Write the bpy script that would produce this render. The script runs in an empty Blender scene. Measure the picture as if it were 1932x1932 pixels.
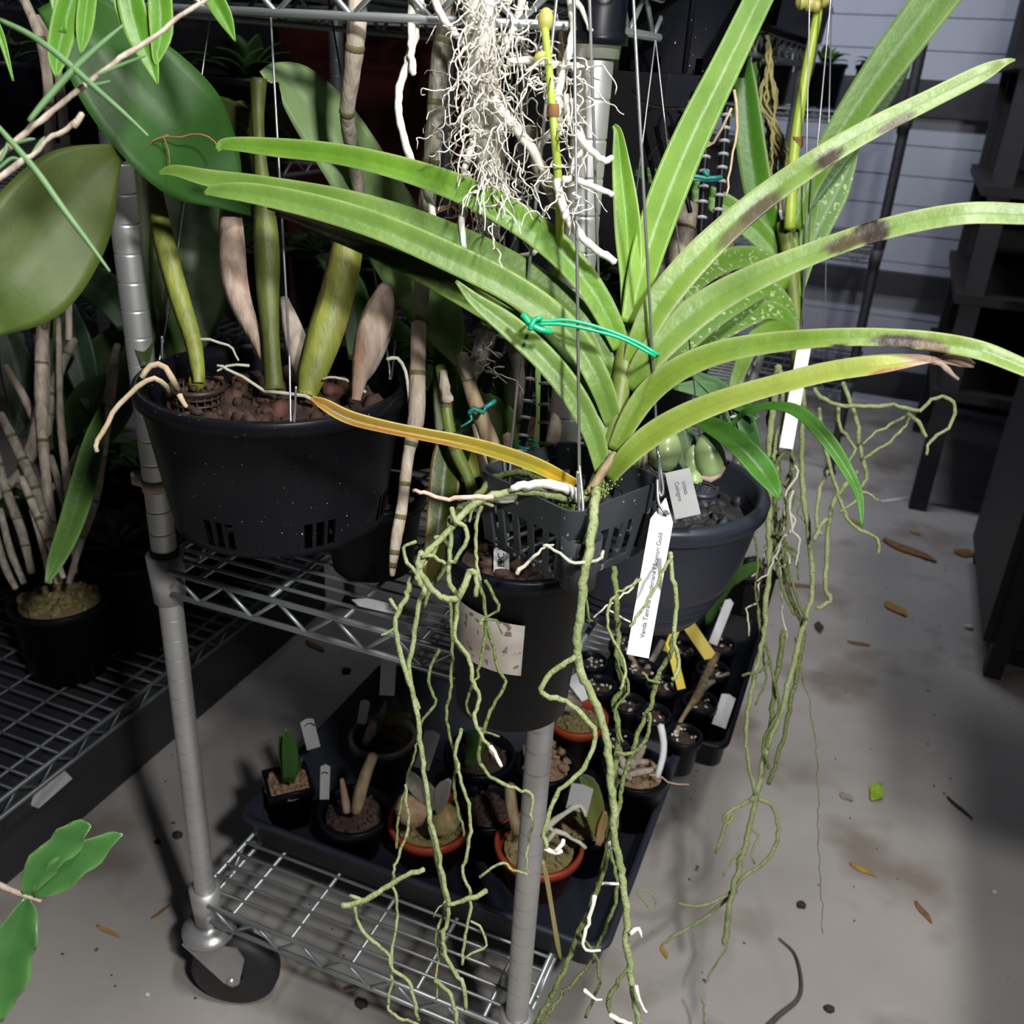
import bpy, math, random
import numpy as np
from mathutils import Matrix, Vector
random.seed(7); RS = np.random.RandomState(7)
sc = bpy.context.scene
COL = sc.collection

# ------------------------------------------------------------------ camera
F = 1780.0; H = 1.15
CAM = np.array([0.0, 0.0, H])
_v = np.array([-219.0, 3727.0, F]); _v /= np.linalg.norm(_v)
_c = -F*F/3733.4; _s = 741.0
_y = np.array([-.0587*_c+.9983*_s, .9983*_c+.0587*_s, F]); _y -= _y.dot(_v)*_v; _y /= np.linalg.norm(_y)
_x = np.cross(_y, -_v)
RW = np.stack([_x, _y, -_v])              # camera axes (right, down, forward) -> world
cd = bpy.data.cameras.new('camera'); co = bpy.data.objects.new('camera', cd); COL.objects.link(co)
cd.sensor_width = 36.0; cd.lens = 36.0*F/1932; cd.clip_start = .01
cx, cy, cz = RW[:, 0], -RW[:, 1], -RW[:, 2]
co.matrix_world = Matrix(((cx[0], cy[0], cz[0], 0), (cx[1], cy[1], cz[1], 0), (cx[2], cy[2], cz[2], H), (0, 0, 0, 1)))
cd.dof.use_dof = True; cd.dof.focus_distance = .72; cd.dof.aperture_fstop = 12
sc.camera = co
def at(px, py, d): return CAM+RW@np.array([px-966, py-966, F])*(d/F)
def onz(px, py, z):
    r = RW@np.array([px-966, py-966, F]); return CAM+r*((z-H)/r[2])
def ony(px, py, Y):
    r = RW@np.array([px-966, py-966, F]); return CAM+r*(Y/r[1])
def proj(p):
    c = RW.T@(np.asarray(p)-CAM); return 966+F*c[0]/c[2], 966+F*c[1]/c[2], c[2]

# ------------------------------------------------------------------ light
w = bpy.data.worlds.new('world'); sc.world = w; w.use_nodes = True
w.node_tree.nodes['Background'].inputs[0].default_value = (.55, .62, .8, 1)
w.node_tree.nodes['Background'].inputs[1].default_value = .016
def area(name, loc, aim, size, sy, power, col):
    l = bpy.data.lights.new(name, 'AREA'); l.shape = 'RECTANGLE'; l.size = size; l.size_y = sy; l.energy = power; l.color = col
    o = bpy.data.objects.new(name, l); COL.objects.link(o); o.location = loc
    o.rotation_euler = (Vector(aim)-Vector(loc)).to_track_quat('-Z', 'Y').to_euler(); return o
area('bench_lamp_light', (.39, -.09, 1.55), (-.2, .75, .75), .08, .08, 15, (1, .995, .97))
area('back_tube_light', (-.1, 2.5, 2.35), (.2, 4.0, 1.0), 1.2, .1, 24, (.86, .9, 1))
area('aisle_tube_light', (.22, .30, 2.35), (.1, .9, 0), .12, .4, 22, (1, .97, .93))
sc.view_settings.view_transform = 'Standard'; sc.view_settings.look = 'None'
sc.view_settings.exposure = 0.22; sc.view_settings.gamma = 1.0; sc.view_settings.use_curve_mapping = False

# ------------------------------------------------------------------ materials
def mat(name, c1, c2=None, scale=30, rough=.5, metal=0, bump=0, bscale=None, trans=0, vcol=False, stretch=(1, 1, 1), spec=.5, contrast=.2, c3=None, s3=6, t3=.6, speck=None, coat=0, alpha=1):
    m = bpy.data.materials.new(name); m.use_nodes = True; nt = m.node_tree; N = nt.nodes; L = nt.links
    b = N['Principled BSDF']; b.inputs['Roughness'].default_value = rough; b.inputs['Metallic'].default_value = metal
    b.inputs['Specular IOR Level'].default_value = spec; b.inputs['Coat Weight'].default_value = coat
    tc = N.new('ShaderNodeTexCoord'); mp = N.new('ShaderNodeMapping'); mp.inputs['Scale'].default_value = stretch
    L.new(tc.outputs['Object'], mp.inputs['Vector'])
    def noise(s, det=4):
        n = N.new('ShaderNodeTexNoise'); n.inputs['Scale'].default_value = s; n.inputs['Detail'].default_value = det
        L.new(mp.outputs['Vector'], n.inputs['Vector']); return n
    def ramp(src, lo, hi):
        r = N.new('ShaderNodeMapRange'); r.inputs['From Min'].default_value = lo; r.inputs['From Max'].default_value = hi
        L.new(src, r.inputs['Value']); return r.outputs[0]
    def mix(a, bb, f, mode='MIX'):
        x = N.new('ShaderNodeMix'); x.data_type = 'RGBA'; x.blend_type = mode
        for sock, v in ((x.inputs[6], a), (x.inputs[7], bb), (x.inputs[0], f)):
            if isinstance(v, tuple): sock.default_value = (*v[:3], 1)
            elif isinstance(v, (int, float)): sock.default_value = v
            else: L.new(v, sock)
        return x.outputs[2]
    out = None
    if vcol:
        a = N.new('ShaderNodeAttribute'); a.attribute_name = 'tint'; base = a.outputs['Color']
        n = noise(scale); out = mix(base, mix(base, c2 or (.5, .5, .5), 1.0, 'MULTIPLY'), ramp(n.outputs[0], .5-contrast, .5+contrast))
    else:
        if c2 is None: c2 = tuple(x*.8 for x in c1)
        n = noise(scale); out = mix(c1, c2, ramp(n.outputs[0], .5-contrast, .5+contrast))
    if c3:
        n3 = noise(s3, 3); out = mix(out, c3, ramp(n3.outputs[0], t3, t3+.12))
    if speck:
        sc_, th, colr = speck; n4 = noise(sc_, 2); out = mix(out, colr, ramp(n4.outputs[0], th, th+.03))
    L.new(out, b.inputs['Base Color'])
    if bump:
        nb = noise(bscale or scale*3, 5); bp = N.new('ShaderNodeBump'); bp.inputs['Strength'].default_value = bump; bp.inputs['Distance'].default_value = .002
        L.new(nb.outputs[0], bp.inputs['Height']); L.new(bp.outputs[0], b.inputs['Normal'])
    if trans:
        t = N.new('ShaderNodeBsdfTranslucent'); ms = N.new('ShaderNodeMixShader'); ms.inputs[0].default_value = trans
        L.new(mix(out, (1.0, 1.1, .35), .6, 'MULTIPLY'), t.inputs['Color'])
        L.new(b.outputs[0], ms.inputs[1]); L.new(t.outputs[0], ms.inputs[2]); L.new(ms.outputs[0], N['Material Output'].inputs['Surface'])
    return m
MT = {}
MT['leaf'] = mat('strap_leaf', None, (.62, .70, .55), 34, .40, vcol=True, trans=.20, bump=.25, bscale=150, spec=.45, contrast=.28, c3=None)
MT['leafdark'] = mat('broad_leaf', None, (.75, .8, .7), 40, .5, vcol=True, trans=.12, bump=.12, bscale=120, spec=.4)
MT['speckleaf'] = mat('scarred_leaf', None, (.85, .9, .8), 60, .45, vcol=True, trans=.15, speck=(170, .60, (.42, .55, .3)))
MT['glossleaf'] = mat('glossy_leaf', None, (.75, .8, .7), 40, .28, vcol=True, trans=.10, bump=.1, bscale=90, spec=.6)
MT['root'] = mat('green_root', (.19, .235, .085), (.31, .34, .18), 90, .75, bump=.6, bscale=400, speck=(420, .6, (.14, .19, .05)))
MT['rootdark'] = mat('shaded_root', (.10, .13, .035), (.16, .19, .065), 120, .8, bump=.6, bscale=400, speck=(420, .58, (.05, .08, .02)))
MT['rootwhite'] = mat('white_root', (.78, .76, .68), (.62, .60, .52), 60, .7, bump=.4, bscale=250)
MT['rootgrey'] = mat('grey_root', (.55, .53, .44), (.40, .40, .30), 70, .75, bump=.4, bscale=250)
MT['fineroot'] = mat('fine_root', (.78, .75, .68), (.62, .58, .50), 60, .8)
MT['roottan'] = mat('tan_root', (.55, .43, .30), (.42, .32, .2), 90, .75, bump=.4, bscale=250)
MT['rootpink'] = mat('pink_root', (.70, .52, .44), (.48, .26, .2), 140, .7, bump=.6, bscale=250)
MT['rootyel'] = mat('yellow_root', (.32, .30, .12), (.22, .19, .07), 90, .75, bump=.5, bscale=300)
MT['moss'] = mat('moss', (.16, .25, .04), (.3, .36, .08), 300, .9, bump=1, bscale=700)
MT['pot'] = mat('black_plastic', (.004, .0045, .007), (.007, .0075, .011), 8, .36, speck=(380, .735, (.5, .5, .48)), spec=.16)
MT['potclean'] = mat('clean_black_plastic', (.004, .005, .008), (.007, .008, .012), 8, .36, spec=.16)
MT['bowl'] = mat('charcoal_plastic', (.020, .023, .036), (.028, .031, .045), 14, .42, bump=.05, spec=.5)
MT['basket'] = mat('grey_basket_plastic', (.026, .030, .034), (.036, .040, .046), 20, .45, speck=(150, .68, (.25, .26, .26)))
MT['red'] = mat('red_plastic', (.36, .055, .02), (.28, .04, .018), 12, .45)
MT['brown_in'] = mat('dark_brown_plastic', (.04, .022, .018), None, 12, .5)
MT['metal'] = mat('zinc_steel', (.62, .62, .61), (.54, .54, .54), 18, .44, metal=.70)
MT['wiremetal'] = mat('zinc_wire', (.42, .45, .46), (.32, .35, .36), 18, .42, metal=.7)
MT['wiredark'] = mat('dull_wire', (.16, .18, .19), (.1, .11, .12), 18, .5, metal=.6)
MT['galv'] = mat('galvanised_wire', (.55, .56, .58), (.42, .43, .45), 60, .35, metal=.8)
MT['blackm'] = mat('black_rubber', (.018, .018, .02), (.028, .028, .03), 20, .6)
MT['caster'] = mat('caster_plate', (.5, .5, .5), (.4, .4, .41), 20, .35, metal=.6)
MT['white'] = mat('white_plastic', (.82, .83, .86), (.76, .77, .8), 12, .5)
MT['greytag'] = mat('grey_plastic_label', (.42, .42, .43), (.36, .36, .37), 12, .5)
MT['yellow'] = mat('yellow_plastic', (.85, .68, .10), (.78, .6, .08), 12, .5)
MT['ink'] = mat('ink', (.10, .10, .12), None, 12, .8)
MT['blackink'] = mat('marker_ink', (.012, .012, .015), None, 12, .8)
MT['sticker'] = mat('stained_sticker', (.50, .46, .42), (.30, .25, .21), 25, .7, speck=(120, .6, (.16, .12, .1)), c3=(.33, .28, .25), s3=14, t3=.5)
MT['green'] = mat('green_tie', (.01, .42, .2), (.01, .34, .17), 40, .3)
MT['teal'] = mat('teal_tie', (.01, .24, .19), (.01, .18, .15), 40, .35)
MT['tape'] = mat('old_tape', (.42, .35, .27), (.34, .28, .21), 30, .6)
MT['cane'] = mat('grey_cane', (.44, .40, .34), (.16, .15, .11), 160, .8, stretch=(1, 1, .10), bump=1, bscale=220, contrast=.22, c3=(.2, .19, .12), s3=30, t3=.58)
MT['canewhite'] = mat('papery_cane', (.58, .50, .42), (.30, .24, .18), 150, .75, stretch=(1, 1, .12), bump=.8, bscale=200, c3=(.34, .26, .18), s3=30, t3=.60)
MT['canetan'] = mat('tan_cane', (.36, .27, .16), (.14, .10, .05), 120, .7, stretch=(1, 1, .3), bump=.4, bscale=180)
MT['canegreen'] = mat('green_cane', (.17, .22, .04), (.11, .15, .03), 60, .5, stretch=(1, 1, .2), bump=.3, bscale=160)
MT['node'] = mat('cane_node', (.14, .13, .05), (.09, .08, .03), 60, .7)
MT['bark'] = mat('weathered_bark', (.62, .59, .53), (.40, .37, .31), 50, .85, stretch=(1, 1, .15), bump=1, bscale=120)
MT['pbulb'] = mat('yellow_green_pseudobulb', (.27, .29, .05), (.11, .14, .02), 90, .5, stretch=(1, 1, .12), bump=.6, bscale=160, c3=(.17, .11, .04), s3=22, t3=.56)
MT['pbulbolive'] = mat('olive_pseudobulb', (.12, .14, .025), (.06, .08, .012), 90, .55, stretch=(1, 1, .12), bump=.6, bscale=120)
MT['husk'] = mat('dry_husk', (.46, .35, .28), (.22, .16, .12), 110, .75, stretch=(1, 1, .12), bump=1, bscale=160, c3=(.28, .13, .07), s3=22, t3=.56)
MT['huskgrey'] = mat('grey_husk', (.38, .33, .28), (.17, .14, .11), 110, .75, stretch=(1, 1, .15), bump=.6, bscale=120)
MT['soil'] = mat('bark_chip', (.075, .038, .026), (.03, .018, .014), 60, .85, bump=.7, bscale=150)
MT['chip2'] = mat('red_brown_bark_chip', (.13, .05, .035), (.07, .03, .02), 60, .8, bump=.5)
MT['charcoal'] = mat('charcoal_lump', (.03, .03, .034), (.05, .05, .055), 60, .55, bump=.8)
MT['mossmix'] = mat('dry_moss', (.30, .22, .10), (.16, .15, .05), 120, .95, bump=1, bscale=250, c3=(.42, .26, .16), s3=60, t3=.58)
MT['paleclay'] = mat('pale_bark', (.40, .26, .17), (.24, .15, .09), 90, .9, bump=.9)
MT['perlite'] = mat('perlite', (.72, .68, .62), None, 90, .9)
MT['bulb'] = mat('smooth_green_bulb', (.34, .44, .20), (.27, .38, .16), 30, .3, coat=.3)
MT['spike'] = mat('flower_spike', (.38, .48, .06), (.30, .40, .05), 60, .4)
MT['bud'] = mat('yellow_bud', (.52, .50, .14), (.42, .38, .10), 60, .4, c3=(.35, .12, .03), s3=90, t3=.68)
MT['dark'] = mat('dark_paint', (.022, .022, .028), (.03, .03, .036), 8, .6)
MT['brownwood'] = mat('dark_brown_wood', (.014, .008, .007), (.009, .005, .004), 20, .6, stretch=(1, 1, .2))
MT['clear'] = mat('smoky_pot', (.20, .20, .19), (.14, .14, .13), 12, .3)
MT['hose'] = mat('dark_stem', (.10, .09, .08), (.07, .06, .05), 30, .6)
MT['deadleaf'] = mat('dead_leaf', (.30, .14, .05), (.16, .08, .03), 60, .8)
MT['deadyel'] = mat('yellow_dead_leaf', (.45, .30, .06), (.3, .17, .04), 60, .8)
MT['debris'] = mat('dark_crumb', (.05, .035, .03), (.03, .02, .02), 60, .9)
MT['redcloth'] = mat('dark_red_plastic', (.07, .006, .006), None, 12, .6)
MT['bluewhite'] = mat('pale_plastic', (.55, .58, .68), None, 12, .6)

# ------------------------------------------------------------------ mesh helpers
class MB:
    def __init__(s): s.v = []; s.f = []; s.c = []
    def add(s, vs, fs, cs=None):
        o = len(s.v); s.v.extend([tuple(map(float, p)) for p in vs]); s.f.extend([tuple(i+o for i in f) for f in fs])
        if cs is not None: s.c.extend(cs)
def cr(P, n):
    P = np.array(P, float)
    if len(P) == 2: t = np.linspace(0, 1, n)[:, None]; return P[0]*(1-t)+P[1]*t
    Q = np.vstack([2*P[0]-P[1], P, 2*P[-1]-P[-2]]); out = []
    T = np.linspace(0, len(P)-1-1e-9, n)
    for t in T:
        i = int(t); u = t-i; a, b, c, d = Q[i], Q[i+1], Q[i+2], Q[i+3]
        out.append(.5*((2*b)+(-a+c)*u+(2*a-5*b+4*c-d)*u*u+(-a+3*b-3*c+d)*u**3))
    return np.array(out)
def nrm(a): return a/(np.linalg.norm(a)+1e-12)
def tubew(mb, W, R, k=8, caps=True):
    W = np.asarray(W, float); n = len(W)
    R = np.full(n, R) if np.isscalar(R) else np.asarray(R, float)
    T = np.gradient(W, axis=0); T = np.array([nrm(t) for t in T])
    a = np.array([0, 0, 1.]) if abs(T[0][2]) < .9 else np.array([1., 0, 0])
    u = nrm(np.cross(T[0], a)); vs = []
    for i in range(n):
        u = nrm(u-T[i]*u.dot(T[i])); v = np.cross(T[i], u)
        for j in range(k):
            q = 2*math.pi*j/k; vs.append(W[i]+(u*math.cos(q)+v*math.sin(q))*R[i])
    fs = [(i*k+j, i*k+(j+1) % k, (i+1)*k+(j+1) % k, (i+1)*k+j) for i in range(n-1) for j in range(k)]
    if caps:
        vs.append(W[0]-T[0]*R[0]*.5); vs.append(W[-1]+T[-1]*R[-1]*.5); a0 = n*k
        fs += [(a0, (j+1) % k, j) for j in range(k)]+[(a0+1, (n-1)*k+j, (n-1)*k+(j+1) % k) for j in range(k)]
    mb.add(vs, fs)
def tube(mb, pts, r0, r1=None, d=None, jit=0, k=8, dens=18, rn=0, seg=None):
    """pts in photo pixels (px,py[,depth]); r in photo pixels at that depth"""
    P = [(p[0], p[1], (p[2] if len(p) > 2 else d)) for p in pts]
    L = sum(math.hypot(P[i+1][0]-P[i][0], P[i+1][1]-P[i][1]) for i in range(len(P)-1))
    n = seg or max(5, int(L/dens)+2)
    Q = cr(P, n); r1 = r0 if r1 is None else r1
    R = np.linspace(r0, r1, n)
    if rn: R = R*(1+RS.uniform(-rn, rn, n))
    if jit: Q[1:-1, :2] += RS.normal(0, jit, (n-2, 2)); Q[1:-1, 2] += RS.normal(0, jit/F*Q[1:-1, 2], n-2)
    W = np.array([at(*q) for q in Q]); tubew(mb, W, R*Q[:, 2]/F, k)
    return W
def rod(mb, a, b, r, k=6): tubew(mb, np.array([a, b]), r, k)
def box(mb, lo, hi):
    x0, y0, z0 = lo; x1, y1, z1 = hi
    vs = [(x, y, z) for z in (z0, z1) for y in (y0, y1) for x in (x0, x1)]
    mb.add(vs, [(0, 2, 3, 1), (4, 5, 7, 6), (0, 1, 5, 4), (2, 6, 7, 3), (0, 4, 6, 2), (1, 3, 7, 5)])
def rbox(mb, c, hs, M3=None):
    vs = []
    for z in (-1, 1):
        for y in (-1, 1):
            for x in (-1, 1):
                p = np.array([x*hs[0], y*hs[1], z*hs[2]]); vs.append(np.asarray(c)+(M3@p if M3 is not None else p))
    mb.add(vs, [(0, 2, 3, 1), (4, 5, 7, 6), (0, 1, 5, 4), (2, 6, 7, 3), (0, 4, 6, 2), (1, 3, 7, 5)])
def lathe(mb, c, prof, k=64, ax=1.0, ay=1.0, closed=False, holes=()):
    vs = []; n = len(prof)
    for r, z in prof:
        for j in range(k):
            q = 2*math.pi*j/k; vs.append((c[0]+r*ax*math.cos(q), c[1]+r*ay*math.sin(q), c[2]+z))
    fs = []
    for i in range(n-1):
        zm = (prof[i][1]+prof[i+1][1])/2; rm = min(prof[i][0], prof[i+1][0])
        for j in range(k):
            a = (j+.5)/k*2*math.pi
            if rm > 0 and any(z0 < zm < z1 and abs((a-ac+math.pi) % (2*math.pi)-math.pi) < hw_ for ac, hw_, z0, z1 in holes): continue
            fs.append((i*k+j, i*k+(j+1) % k, (i+1)*k+(j+1) % k, (i+1)*k+j))
    mb.add(vs, fs)
def blob(mb, c, r, sq=(1, 1, 1), k=10, noise=.0, M3=None):
    vs = []; rows = k//2+1
    for i in range(rows+1):
        th = math.pi*i/rows
        for j in range(k):
            ph = 2*math.pi*j/k; q = 1+(RS.uniform(-noise, noise) if 0 < i < rows else 0)
            p = np.array([math.sin(th)*math.cos(ph)*sq[0], math.sin(th)*math.sin(ph)*sq[1], math.cos(th)*sq[2]])*r*q
            if M3 is not None: p = M3@p
            vs.append(np.asarray(c)+p)
    mb.add(vs, [(i*k+j, i*k+(j+1) % k, (i+1)*k+(j+1) % k, (i+1)*k+j) for i in range(rows) for j in range(k)])
def rmat():
    return np.array(Matrix.Rotation(random.uniform(0, 6.3), 3, Vector((random.random()-.5, random.random()-.5, random.random()-.5)).normalized()))
def obj(name, mb, m, parent=None, smooth=True, kind=None, label=None, mats=None):
    me = bpy.data.meshes.new(name)
    off = np.array(parent['_loc']) if parent is not None and '_loc' in parent else np.zeros(3)
    v = np.array(mb.v)-off if mb.v else np.zeros((0, 3))
    me.from_pydata([tuple(p) for p in v], [], mb.f)
    if mb.c and len(mb.c) == len(mb.v):
        ca = me.color_attributes.new('tint', 'FLOAT_COLOR', 'POINT')
        ca.data.foreach_set('color', np.array([(*c[:3], 1) for c in mb.c], dtype=np.float32).ravel())
    me.materials.append(MT[m] if isinstance(m, str) else m)
    if smooth: me.polygons.foreach_set('use_smooth', [True]*len(me.polygons))
    me.update()
    o = bpy.data.objects.new(name, me); COL.objects.link(o)
    if parent is not None: o.parent = parent
    if kind: o['kind'] = kind
    if label: o['label'] = label
    if parent is not None and parent.type == 'MESH': o['_loc'] = [0.0, 0.0, 0.0]
    return o
def sub(name, mb, m, parent, **k):
    """a sub-part of a part mesh (the part's own origin offset is its thing's)"""
    th = parent.parent; o = obj(name, mb, m, th, **k); o.parent = parent; return o
def thing(name, label, cat, loc, group=None):
    o = bpy.data.objects.new(name, None); COL.objects.link(o); o.empty_display_size = .02
    o.location = [float(x) for x in loc]; o['_loc'] = [float(x) for x in loc]; o['label'] = label; o['category'] = cat
    if group: o['group'] = group
    return o
def single(name, mb, m, label, cat, group=None, kind=None, smooth=True):
    o = obj(name, mb, m, None, smooth); o['label'] = label; o['category'] = cat
    if group: o['group'] = group
    if kind: o['kind'] = kind
    return o

# leaf ribbon. spec points: (px,py,width_px[,depth]); k tilts the blade's face up (0 = faces camera)
def ribbon(mb, pts, d, k=.25, fold=.12, curl=0, wave=0, c0=(.3, .42, .08), c1=(.22, .36, .07), ce=None, blots=(), n=None, side=0, th=.0011, twist=0):
    P = [(p[0], p[1], p[2], (p[3] if len(p) > 3 else d)) for p in pts]
    L = sum(math.hypot(P[i+1][0]-P[i][0], P[i+1][1]-P[i][1]) for i in range(len(P)-1))
    n = n or max(10, int(L/12)); Q = cr(P, n); Q[:, 2] = np.maximum(Q[:, 2], 2)
    W = np.array([at(q[0], q[1], q[3]) for q in Q]); T = np.gradient(W, axis=0)
    m = 11; J = np.linspace(-1, 1, m); ring = 2*m; vs = []; cs = []
    up = np.array([0, 0, 1.])
    for i in range(n):
        t = nrm(T[i]); v = nrm(W[i]-CAM); s0 = nrm(np.cross(t, v)); nc = np.cross(s0, t)
        if nc.dot(v) > 0: nc = -nc
        kk = k if np.isscalar(k) else k[0]*(1-i/(n-1))+k[1]*i/(n-1)
        nn = (1-abs(kk))*nc+kk*up; 
        if side: nn = nn+side*s0
        nn = nrm(nn-nn.dot(t)*t); s = np.cross(nn, t)
        cf = max(.62, abs(s.dot(s0))); wd = Q[i][2]*Q[i][3]/F/cf
        u = i/(n-1); wd *= 1+wave*math.sin(u*23)*math.sin(u*math.pi); wv = wave*wd*math.cos(u*19)
        for top in (1, 0):
            for jj in (J if top else J[::-1]):
                fo = fold*wd*(abs(jj)-.5)+curl*wd*jj*jj+wv*abs(jj)**3*(1 if jj > 0 else -.7)
                p = W[i]+s*wd*.5*jj+nn*fo+nn*(th*(1-abs(jj)**3*.9)*(.5 if top else -.5))
                vs.append(p)
                c = np.array(c0)*(1-u)+np.array(c1)*u
                if ce is not None: c = c*(1-abs(jj)**6)+np.array(ce)*abs(jj)**6
                c = c*(1-.10*math.exp(-(jj/.08)**2))
                if blots:
                    x, y, _ = proj(p)
                    for bx, by, rx, ry, ang, bc in blots:
                        dx, dy = x-bx, y-by; ca, sa = math.cos(ang), math.sin(ang)
                        e = math.sqrt(((dx*ca+dy*sa)/rx)**2+((-dx*sa+dy*ca)/ry)**2)+.12*math.sin(x*.31)*math.cos(y*.23)
                        f = min(1, max(0, (1.15-e)/.3)); c = c*(1-f)+np.array(bc)*f
                cs.append(c)
    fs = [(i*ring+j, i*ring+(j+1) % ring, (i+1)*ring+(j+1) % ring, (i+1)*ring+j) for i in range(n-1) for j in range(ring)]
    fs += [tuple(range(ring))[::-1], tuple((n-1)*ring+j for j in range(ring))]
    mb.add(vs, fs, cs)
def leaf(parent, pts, d, m='leaf', name='leaf', label=None, **k):
    mb = MB(); ribbon(mb, pts, d, **k); return obj(name, mb, m, parent, label=label)
BR = (.028, .014, .008); BR2 = (.12, .07, .03)

# strap card (tag): from a to b in pixels, with optional point at 'a'
def frame(a, b):
    t = nrm(b-a); v = nrm((a+b)/2-CAM); s = nrm(np.cross(v, t)); nn = np.cross(s, t)
    if nn.dot(v) > 0: nn = -nn
    return t, s, nn
def tagmb(mb, a, b, wd, point=.12, hole=False, bend=0):
    t, s, nn = frame(a, b); L = np.linalg.norm(b-a); pts = []
    ts = [0, point*.5, point, .25, .5, .75, 1]; vs = []
    for q in ts:
        ww = wd*.5*(q/point if point and q < point else 1); ww = max(ww, .0004)
        c = a+t*L*q+nn*bend*math.sin(math.pi*q)
        for z in (.0004, -.0004):
            vs += [c-s*ww+nn*z, c+s*ww+nn*z]
    fs = []
    for i in range(len(ts)-1):
        o = 4*i; p = o+4
        fs += [(o, o+1, p+1, p), (o+2, p+2, p+3, o+3), (o, p, p+2, o+2), (o+1, o+3, p+3, p+1)]
    fs += [(0, 2, 3, 1), (len(vs)-4, len(vs)-3, len(vs)-1, len(vs)-2)]
    mb.add(vs, fs)
def text(body, pos, xdir, ndir, size, parent, m='ink', name='printed_text'):
    cu = bpy.data.curves.new(name, 'FONT'); cu.body = body; cu.size = size; cu.align_x = 'LEFT'; cu.align_y = 'CENTER'
    cu.extrude = .00008; cu.materials.append(MT[m])
    o = bpy.data.objects.new(name, cu); COL.objects.link(o)
    x = nrm(xdir); z = nrm(ndir-ndir.dot(x)*x); y = np.cross(z, x)
    p = np.asarray(pos)+z*.0006-np.array(parent.parent['_loc'])
    o.matrix_world = Matrix(((x[0], y[0], z[0], p[0]), (x[1], y[1], z[1], p[1]), (x[2], y[2], z[2], p[2]), (0, 0, 0, 1)))
    mw = o.matrix_world.copy(); bpy.context.view_layer.update()
    me = bpy.data.meshes.new_from_object(o.evaluated_get(bpy.context.evaluated_depsgraph_get())); bpy.data.objects.remove(o)
    if not me.materials: me.materials.append(MT[m])
    o = bpy.data.objects.new(name, me); COL.objects.link(o); o.parent = parent; o.matrix_basis = mw
    return o
def chips(mb, c, r, n, s0, s1, h=.006, flat=.5, noise=.25):
    for _ in range(n):
        q = random.uniform(0, 6.283); rr = r*math.sqrt(random.random()); s = random.uniform(s0, s1)
        blob(mb, (c[0]+rr*math.cos(q), c[1]+rr*math.sin(q), c[2]+random.uniform(0, h)), s, (1, random.uniform(.5, .9), flat), 6, noise, rmat())
def potprof(rt, rb, h, lip=.004, lh=.012, wall=.0025):
    return [(0, 0), (rb, 0), (rb+(rt-lip-rb)*.97, h-lh), (rt, h-lh), (rt, h-.001), (rt-.001, h), (rt-lip-wall, h), (rt-lip-wall, h-lh), (rb-wall, wall), (0, wall)]

# ================================================================== SETTING
fm = mat('concrete_floor', (.42, .395, .375), (.32, .30, .285), 3.2, .75, bump=.25, bscale=60, c3=(.25, .21, .185), s3=4.3, t3=.54, speck=(26, .74, (.10, .07, .06)), contrast=.16, spec=.3)
mb = MB(); box(mb, (-4.5, -1.5, -.1), (3, 4.15, 0)); o = obj('floor', mb, fm, smooth=False); o['kind'] = 'structure'
wm = mat('painted_panel', (.40, .42, .50), (.34, .36, .44), 3, .45, bump=.1)
mb = MB()
YW = 3.98; zz = .12
while zz < 2.4:
    box(mb, (-4.5, YW, zz), (3, YW+.05, zz+.098)); box(mb, (-4.5, YW+.006, zz+.098), (3, YW+.05, zz+.104)); zz += .104
o = obj('wall_back', mb, wm, smooth=False); o['kind'] = 'structure'
mb = MB(); box(mb, (-4.5, YW-.02, 0), (3, YW+.05, .12)); o = obj('baseboard_back', mb, 'dark', smooth=False); o['kind'] = 'structure'
mb = MB(); box(mb, (-4.5, YW-.05, 1.05), (3, YW-.001, 1.17)); o = obj('trim_1', mb, 'dark', smooth=False); o['kind'] = 'structure'
mb = MB(); box(mb, (-4.5, YW-.05, .42), (3, YW-.001, .50)); o = obj('trim_2', mb, 'dark', smooth=False); o['kind'] = 'structure'
mb = MB(); box(mb, (-.6, YW-.13, 0), (.72, YW-.06, .02)); o = obj('trim_3', mb, 'bluewhite', smooth=False); o['kind'] = 'structure'
mb = MB(); box(mb, (-4.5, YW, 2.4), (3, YW+.05, 2.7)); o = obj('wall_back_top', mb, 'dark', smooth=False); o['kind'] = 'structure'
mb = MB(); box(mb, (-4.55, -1.5, 0), (-4.5, 4.1, 2.7)); o = obj('wall_left', mb, wm, smooth=False); o['kind'] = 'structure'

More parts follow.
